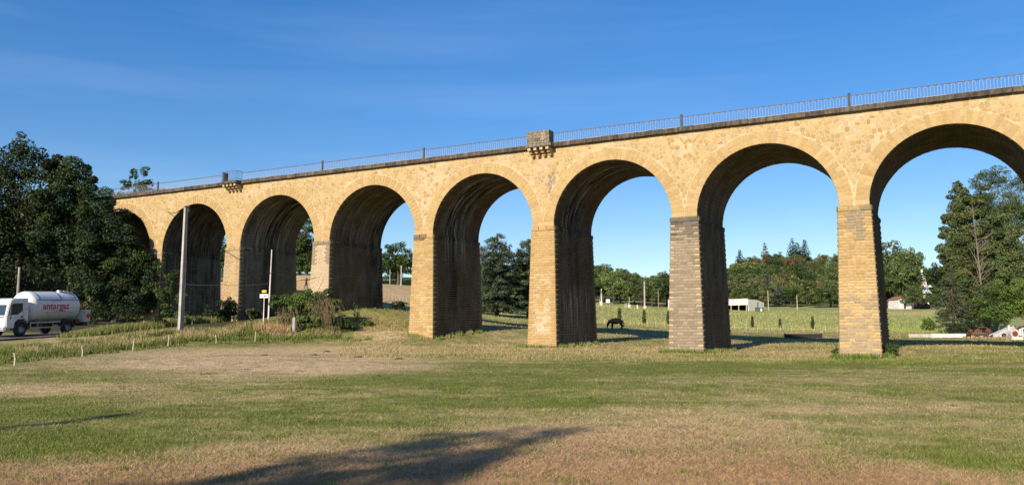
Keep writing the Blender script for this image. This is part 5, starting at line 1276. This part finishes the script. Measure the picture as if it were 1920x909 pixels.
def house(px, Y, w, d, hw_, hr, label, wallm, roofm, rz=0, name='house', win=((-.25, .55), (.25, .55)), door=True, lift=0):
    g = gp(px, Y); o = tag(empty(name, (g[0], g[1], g[2] + lift), rz), label, 'house')
    mb = MB(); mb.prism([(-w / 2, -1), (w / 2, -1), (w / 2, hw_), (0, hw_ + hr), (-w / 2, hw_)], -d / 2, d / 2); mb.build('wall', M[wallm], o)
    for s in (-1, 1):
        mb = MB(); e = .35; vs = [(0, -d / 2 - e, hw_ + hr + .12), (s * (w / 2 + e), -d / 2 - e, hw_ - hr * e / (w / 2) + .12), (s * (w / 2 + e), d / 2 + e, hw_ - hr * e / (w / 2) + .12), (0, d / 2 + e, hw_ + hr + .12)]
        mb.add(vs + [(a, b, c - .14) for a, b, c in vs], [(0, 1, 2, 3), (7, 6, 5, 4), (0, 4, 5, 1), (1, 5, 6, 2), (2, 6, 7, 3), (3, 7, 4, 0)]); mb.build('roof', M[roofm], o)
    for u, v in win:
        f = MB().box((u * w, -d / 2 - .03, v * hw_), (w * .14, .08, hw_ * .34)).build('window', M['dark_plastic'], o); MB().box((u * w, -d / 2 - .08, v * hw_), (w * .11, .03, hw_ * .29)).build('pane', M['glass'], f)
    if door: MB().box((0, -d / 2 - .03, hw_ * .30), (w * .14, .06, hw_ * .6)).build('door', M['dark_plastic'], o)
    return o
house(1688, 262, 4.6, 5, 3.1, .9, 'small white house with a brown roof at the far edge of the paddock', 'white_wall', 'tiles', R(8), win=())
house(1679, 266, 2.6, 4, 2.6, .7, 'low white annex with a dark doorway left of the small white house', 'white_wall', 'dark_roof', R(8), win=())
house(1724, 268, 4.8, 4, .8, 2.4, 'low dark gabled shed right of the small white house', 'dark_inside', 'dark_roof', 0, 'dark_shed', win=(), door=False)
house(1421, 500, 7, 6, 2.0, 1.3, 'distant house with a terracotta roof high in the hillside wood', 'cream_wall', 'tiles', R(80), win=((-.25, .55),), door=False, lift=8.5)
def spire(px, Y, tiers, label, mname='white_wall'):
    """tiers: (kind, py_top, py_bottom, width px, x offset px)"""
    g = gp(px, Y); o = tag(empty('white_spire', g), label, 'spire'); s = Y / F_PX
    for kind, pt_, pb2, w_, dx in tiers:
        z1 = up(px, pt_, Y) - g[2]; z0 = up(px, pb2, Y) - g[2]; x = dx * s; r = w_ * s / 2; mb = MB()
        if kind == 'col': mb.lathe((x, 0, 0), [(0, z1), (r * .9, z1), (r, z1 - .1), (r * .85, z1 - .3), (r * .85, z0 + .3), (r, z0)], 'z', 12); nm = 'column'
        elif kind == 'bell':
            H = z1 - z0; mb.lathe((x, 0, 0), [(0, z1), (r * .28, z1), (r * .38, z0 + H * .7), (r * .55, z0 + H * .4), (r * .8, z0 + H * .15), (r, z0)], 'z', 16); nm = 'flared_base'
        elif kind == 'fin': mb.prism([(x - r, z0), (x + r, z0), (x + r * .6, z0 + (z1 - z0) * .5), (x + r * .2, z1), (x - r * .4, z0 + (z1 - z0) * .6)], -.25, .25); nm = 'fin'
        else: mb.bbox((x, 0, (z0 + z1) / 2), (r * 2, r * 1.6, z1 - z0), .04); nm = 'block'
        mb.build(nm, M[mname], o, smooth=(kind in ('col', 'bell')))
    ex = [t for t in tiers if t[0] == 'col'][:1]
    for t in ex:
        zc_ = up(px, (t[1] + t[2]) / 2 + 1, Y) - g[2]; MB().lathe((t[4] * s, -t[3] * s * .42, zc_), [(0, 0), (.22, -.02), (.24, -.08)], 'y', 10).build('round_opening', M['dark_plastic'], o)
    return o
spire(1732, 276, (('col', 505, 516, 4.6, 0), ('fin', 517, 536, 5, 4.5), ('col', 515, 534, 3.6, 1), ('block', 528, 541, 7, 3), ('bell', 533, 550, 23, 5), ('block', 550, 590, 8, 5), ('fin', 534, 538, 9, 13)), 'white ornate spire with a round column on a flared base, standing clear above the trees')
spire(1697, 282, (('block', 505, 509, 4, 0), ('col', 514, 530, 4, -2), ('block', 524, 534, 7, -1), ('fin', 530, 545, 8, 4), ('block', 540, 552, 5, 4), ('block', 552, 566, 4, 6), ('block', 545, 549, 4, -6)), 'broken white spire half hidden among the trees left of the clear one')

# ------------------------------------------------------------------ hedge and rail on the rise, far fences
g = gp(747, 236); hd = tag(empty('hedge', g), 'long clipped dark hedge along the road on the rise seen through the arch', 'hedge')
link('foliage', leaf_mesh('foliage', [(x, 0, .7, .9, .7, .8) for x in np.arange(-7, 7.1, .9)], 5000, .3, shell=.6), M['leaf_dark'], hd); MB().tube([(-7, 0, .3), (7, 0, .3)], .05, 4).build('stem', M['bark'], hd)
gr_ = tag(empty('guard_rail', (g[0], g[1] + 3, g1(g[0], g[1] + 3))), 'pale steel guard rail running behind the hedge on the rise', 'guard rail')
MB().box((0, 0, 1.35), (15, .06, .22)).build('beam', M['steel'], gr_)
for k in range(7): MB().box((-6.9 + k * 2.3, .08, .65), (.1, .1, 1.4)).build('post', M['steel'], gr_)
def post_fence(pa, pb_, n, h, label, m='pale_wood', rails=2, rr=.05, group=None):
    a = np.array(pa[:2]); b = np.array(pb_[:2]); o = tag(empty('post_fence', (a[0], a[1], g1(*a))), label, 'fence', group); pr = None; z0 = o.location.z
    for k in range(n):
        p = a + (b - a) * k / (n - 1); z = g1(*p) - z0; MB().tube([(p[0] - a[0], p[1] - a[1], z - .2), (p[0] - a[0], p[1] - a[1], z + h * random.uniform(.9, 1.08))], rr, 6).build('post', M[m], o)
        q_ = (p[0] - a[0], p[1] - a[1], z)
        if pr is not None:
            for j in range(rails): MB().tube([(pr[0], pr[1], pr[2] + h * (.45 + .45 * j)), (q_[0], q_[1], q_[2] + h * (.45 + .45 * j))], rr * .45, 4).build('rail', M[m], o)
        pr = q_
    return o
post_fence(gp(896, 168), gp(932, 170), 8, 1.3, 'pale picket posts on the slope left of the cedars', rr=.07)
post_fence(gp(905, 135), gp(1000, 135), 9, .95, 'low post fence under the cedars between the third and fourth piers')
post_fence(gp(722, 118), gp(776, 118), 9, 1.1, 'row of thin posts at the lower edge of the orange stubble', rails=0, rr=.03)
post_fence(gp(1118, 121), gp(1262, 121), 10, .9, 'thin wire fence of short pale posts behind the grazing horse', rails=1, rr=.04)
post_fence(gp(1378, 119), gp(1570, 119), 10, .9, 'thin wire fence of short pale posts beyond the shadow at the middle meadow', rails=1, rr=.04)
post_fence(gp(1172, 232), gp(1178, 228), 3, 1.4, 'short white handrail left of the white block behind the horse', 'white_wall', rr=.06)

# ------------------------------------------------------------------ farm clutter at the right
def wp(px, Y): return gp(px, Y)
a, b = wp(1704, 99), wp(1812, 96)
lw = tag(empty('concrete_wall', a), 'low pale concrete wall lying in the grass behind the viaduct shadow at the right', 'wall')
L_ = math.hypot(b[0] - a[0], b[1] - a[1]); n = 5; dz_ = b[2] - a[2]; ang_ = math.atan2(b[1] - a[1], b[0] - a[0]); lw.rotation_euler = (0, 0, ang_)
for k in range(n): MB().bbox((L_ * (k + .5) / n, 0, dz_ * (k + .5) / n + .20 + .03 * k), (L_ / n - .02, .30, .46), .02).build('concrete_slab', M['white_wall'] if k > 1 else M['concrete'], lw)
a, b = wp(1806, 95), wp(1890, 91.5); sw = tag(empty('stone_kerb', a, math.atan2(b[1] - a[1], b[0] - a[0])), 'row of rough tan stones in front of the rusty farm machines', 'wall'); L_ = math.hypot(b[0] - a[0], b[1] - a[1]); x = 0
while x < L_:
    w_ = random.uniform(.3, .6); hh = random.uniform(.35, .55); bm = bmesh.new(); bmesh.ops.create_icosphere(bm, subdivisions=2, radius=.5)
    for v in bm.verts: v.co *= 1 + random.uniform(-.12, .12); v.co.x = math.copysign(min(abs(v.co.x), .42), v.co.x); v.co.z = math.copysign(min(abs(v.co.z), .38), v.co.z)
    me = bpy.data.meshes.new('stone'); bm.to_mesh(me); bm.free(); o = link('stone', me, M['parapet_stone'], sw, loc=(x + w_ / 2, random.uniform(-.05, .05), hh * .35 + (b[2] - a[2]) * x / L_), scale=(w_ * 1.15, .45, hh * 1.3)); o.color = (1.5, 1.3, 1.0, 1); x += w_
def rockm(loc, sc3, label):
    bm = bmesh.new(); bmesh.ops.create_icosphere(bm, subdivisions=2, radius=.5)
    for v in bm.verts: v.co *= 1 + random.uniform(-.2, .2)
    me = bpy.data.meshes.new('rock'); bm.to_mesh(me); bm.free(); tag(link('rock', me, M['white_wall'], None, loc=loc, scale=sc3), label, 'rock')
g = wp(1841, 88); rockm((g[0], g[1], g[2] + .05), (.62, .35, .30), 'white rock lying in the grass in front of the row of tan stones')
rh = tag(empty('disc_harrow', wp(1842, 98), R(-10)), 'rusty red disc harrow lying behind the row of tan stones', 'farm machine')
MB().box((-.1, 0, .55), (2.2, .09, .1)).box((-.1, .7, .55), (2.2, .09, .1)).box((-1.1, .35, .55), (.09, .8, .1)).box((.9, .35, .55), (.09, .8, .1)).build('frame', M['rust'], rh)
for x_ in (-1.15, .55): MB().bbox((x_, -.05, .78), (.52 if x_ > 0 else .34, .4, .40), .08).build('red_housing', M['red_paint'], rh, True)
for k in range(9): MB().lathe((-.95 + k * .22, -.05, .33), [(0, 0), (.27, .04), (.30, .07), (.27, .05), (0, .02)], 'x', 16).build('disc', M['iron_dark'], rh, True)
MB().tube([(-.6, .3, .6), (-.2, .2, 1.15), (.5, .2, 1.15), (.9, .3, .8)], .035, 6).build('hitch', M['rust'], rh)
cv = tag(empty('conveyor', wp(1878, 94), R(-6)), 'grey sheet metal conveyor sloping up to the right with a black wheel', 'farm machine')
mb = MB(); mb.prism([(-1.0, .10), (-1.0, .45), (1.0, 1.35), (1.15, 1.15), (1.15, .15), (.4, .12)], -.45, -.40); mb.build('side_panel', M['grey_paint'], cv)
mb = MB(); mb.prism([(-1.0, .10), (-1.0, .45), (1.0, 1.35), (1.15, 1.15), (1.15, .15), (.4, .12)], .40, .45); mb.build('side_panel', M['grey_paint'], cv)
mb = MB(); mb.prism([(-.98, .30), (-.98, .36), (1.0, 1.25), (1.02, 1.18)], -.40, .40); mb.build('belt', M['dark_plastic'], cv)
MB().box((0, -.47, .90), (2.2, .05, .07), ax=Matrix.Rotation(-math.atan2(.9, 2), 3, 'Y')).build('top_rim', M['white_wall'], cv)
t_ = MB().lathe((.02, -.52, .42), [(.10, -.06), (.2, -.07), (.24, 0), (.2, .07), (.10, .06)], 'y', 20).build('wheel', M['rubber'], cv, True); MB().lathe((.02, -.52, .42), [(0, .04), (.10, .05), (.11, -.05), (0, -.06)], 'y', 14).build('hub', M['iron_dark'], t_, True)
MB().box((.50, -.56, .70), (.16, .12, 1.45)).build('support_post', M['white_wall'], cv)
bl_ = tag(empty('blower', wp(1907, 93), R(-6)), 'pale machine with a red round disc in a white frame at the right edge', 'farm machine')
MB().lathe((-.25, 0, .66), [(0, -.22), (.42, -.22), (.48, -.12), (.48, .2), (0, .2)], 'y', 26).build('drum', M['grey_paint'], bl_, True); MB().lathe((-.25, -.24, .62), [(0, -.03), (.26, -.02), (.28, .02)], 'y', 20).build('red_disc', M['red_paint'], bl_, True)
MB().box((-.05, 0, .16), (1.0, .6, .28)).build('base', M['cream_wall'], bl_)
MB().box((.38, -.3, .62), (.08, .08, 1.15)).box((.72, -.3, .80), (.08, .08, .75)).box((.55, -.3, 1.18), (.42, .08, .09)).box((.55, -.3, .40), (.42, .08, .09)).box((.55, .25, .8), (.42, .06, .8)).build('frame', M['white_wall'], bl_)
MB().tube([(-.2, -.1, 1.1), (.1, -.15, 1.35), (.5, -.1, 1.45)], .09, 8).build('chute', M['rust'], bl_)
g = wp(1889, 88); o = MB().tube([(0, 0, -.2), (.02, 0, .3), (0, 0, .62)], [.26, .22, .20], 12).build('tree_stump', M['wood'], None, True, loc=g); tag(o, 'weathered brown stump standing in front of the grey conveyor', 'stump')
# short grass between and behind the piers
n_ = 60000; px = rng.uniform(640, 1960, n_); u = rng.random(n_); Y = 1 / (1 / 47. * (1 - u) + 1 / 124. * u); x = (px - 960) / F_PX * Y; z = G(x, Y); gc, dry = ground_colour(x, Y, z); gr = rng.random(n_) > dry
col = np.where(gr[:, None], np.array([.17, .22, .05]) * rng.uniform(.6, 1.35, (n_, 1)), np.array([.42, .335, .17]) * rng.uniform(.35, 1.3, (n_, 1)))
blades('short_grass', x, Y, rng.uniform(.05, .13, n_) * (1 + Y * .012), .006 + Y * .0008, rng.uniform(.1, .9, n_), col * .75 + gc * .4, label='short dry grass growing around and behind the piers')

# taller grass hiding the near edge of the road, and bushes under the white spires
xs = []; ys = []
for (xa, ya), (xb2, yb2) in (((-33.4, 61), (-31.8, 68)), ((-31.8, 68), (-30.8, 78)), ((-31.2, 72), (-30.2, 84))):
    n_ = 5000; t = rng.random(n_); xs.append(xa + (xb2 - xa) * t + rng.normal(0, .45, n_)); ys.append(ya + (yb2 - ya) * t + rng.normal(0, .6, n_))
xs = np.concatenate(xs); ys = np.concatenate(ys); n_ = len(xs)
blades('roadside_grass', xs, ys, rng.uniform(.25, .6, n_) * (.55 + .6 * sm(61, 66, ys)) * 1.25, .012 + ys * .0008, rng.uniform(.05, .5, n_), np.array([.24, .25, .08]) * rng.uniform(.5, 1.5, (n_, 1)), label='tall grass growing along the near edge of the road')
for px_, Y_s, h_, wf, lb in ((1712, 258, 8, 1.1, 'low tree standing between the small white house and the dark shed'), (1746, 262, 6, 1.2, 'low tree directly below the flared base of the clear white spire'), (1706, 272, 17, .8, 'tree half covering the broken white spire'), (1688, 276, 18, .8, 'tree just left of the broken white spire')):
    wood_tree(px_, Y_s, h_, 'b', 'leaf_hill', lb, None, 'park_tree', wf)

n_ = 0; xs = []; ys = []; hs_ = []
for k in range(200):
    cx_, cy_ = screen_spread(1, -40, 1960, 690, 930); m_ = int(rng.integers(14, 60)); rad_ = rng.uniform(.05, .22)
    xs.append(cx_ + rng.normal(0, rad_, m_)); ys.append(cy_ + rng.normal(0, rad_, m_)); hs_.append(rng.uniform(.03, .095, m_) * (1 + cy_ * .012))
xs = np.concatenate(xs); ys = np.concatenate(ys); hs_ = np.concatenate(hs_); n_ = len(xs)
blades('weed_tufts', xs, ys, hs_, .006 + ys * .0007, rng.uniform(.1, .7, n_), np.array([.165, .24, .045]) * rng.uniform(.5, 1.3, (n_, 1)), label='scattered tufts of fresh green weeds in the meadow')
# small dark molehills
for k, (px_, Y_s) in enumerate(((590, 50), (612, 56), (497, 48), (828, 49), (672, 47), (1142, 52), (748, 44))):
    g = gp(px_, Y_s); bm = bmesh.new(); bmesh.ops.create_icosphere(bm, subdivisions=2, radius=.5)
    for v in bm.verts: v.co *= 1 + random.uniform(-.18, .18)
    me = bpy.data.meshes.new('molehill'); bm.to_mesh(me); bm.free(); me.materials.append(M['soil'])
    tag(link('molehill', me, None, None, loc=(g[0], g[1], g[2] - .02), scale=(.55, .4, .22)), 'small dark molehill on the dry part of the meadow', 'molehill', 'molehills on the meadow')

for o_ in (rh, cv, bl_): o_.scale = (1.16, 1.16, 1.16)
g = gp(1506, 97); tr_ = tag(empty('feeding_trough', g, R(-2)), 'long low black trough lying on the shadow band of the middle meadow', 'trough'); L_ = 68 * 97 / F_PX
for sy in (-1, 1): MB().bbox((0, sy * .22, .22), (L_, .05, .58), .01).build('side', M['black'], tr_)
MB().box((0, 0, .19), (L_ - .04, .42, .04)).build('bottom', M['black'], tr_)
for sx in (-1, 1): MB().box((sx * (L_ / 2 - .03), 0, .34), (.05, .40, .50)).build('end_board', M['black'], tr_)
for sx in (-1, 0, 1): MB().box((sx * (L_ / 2 - .4), 0, .05), (.12, .5, .26)).build('foot', M['black'], tr_)
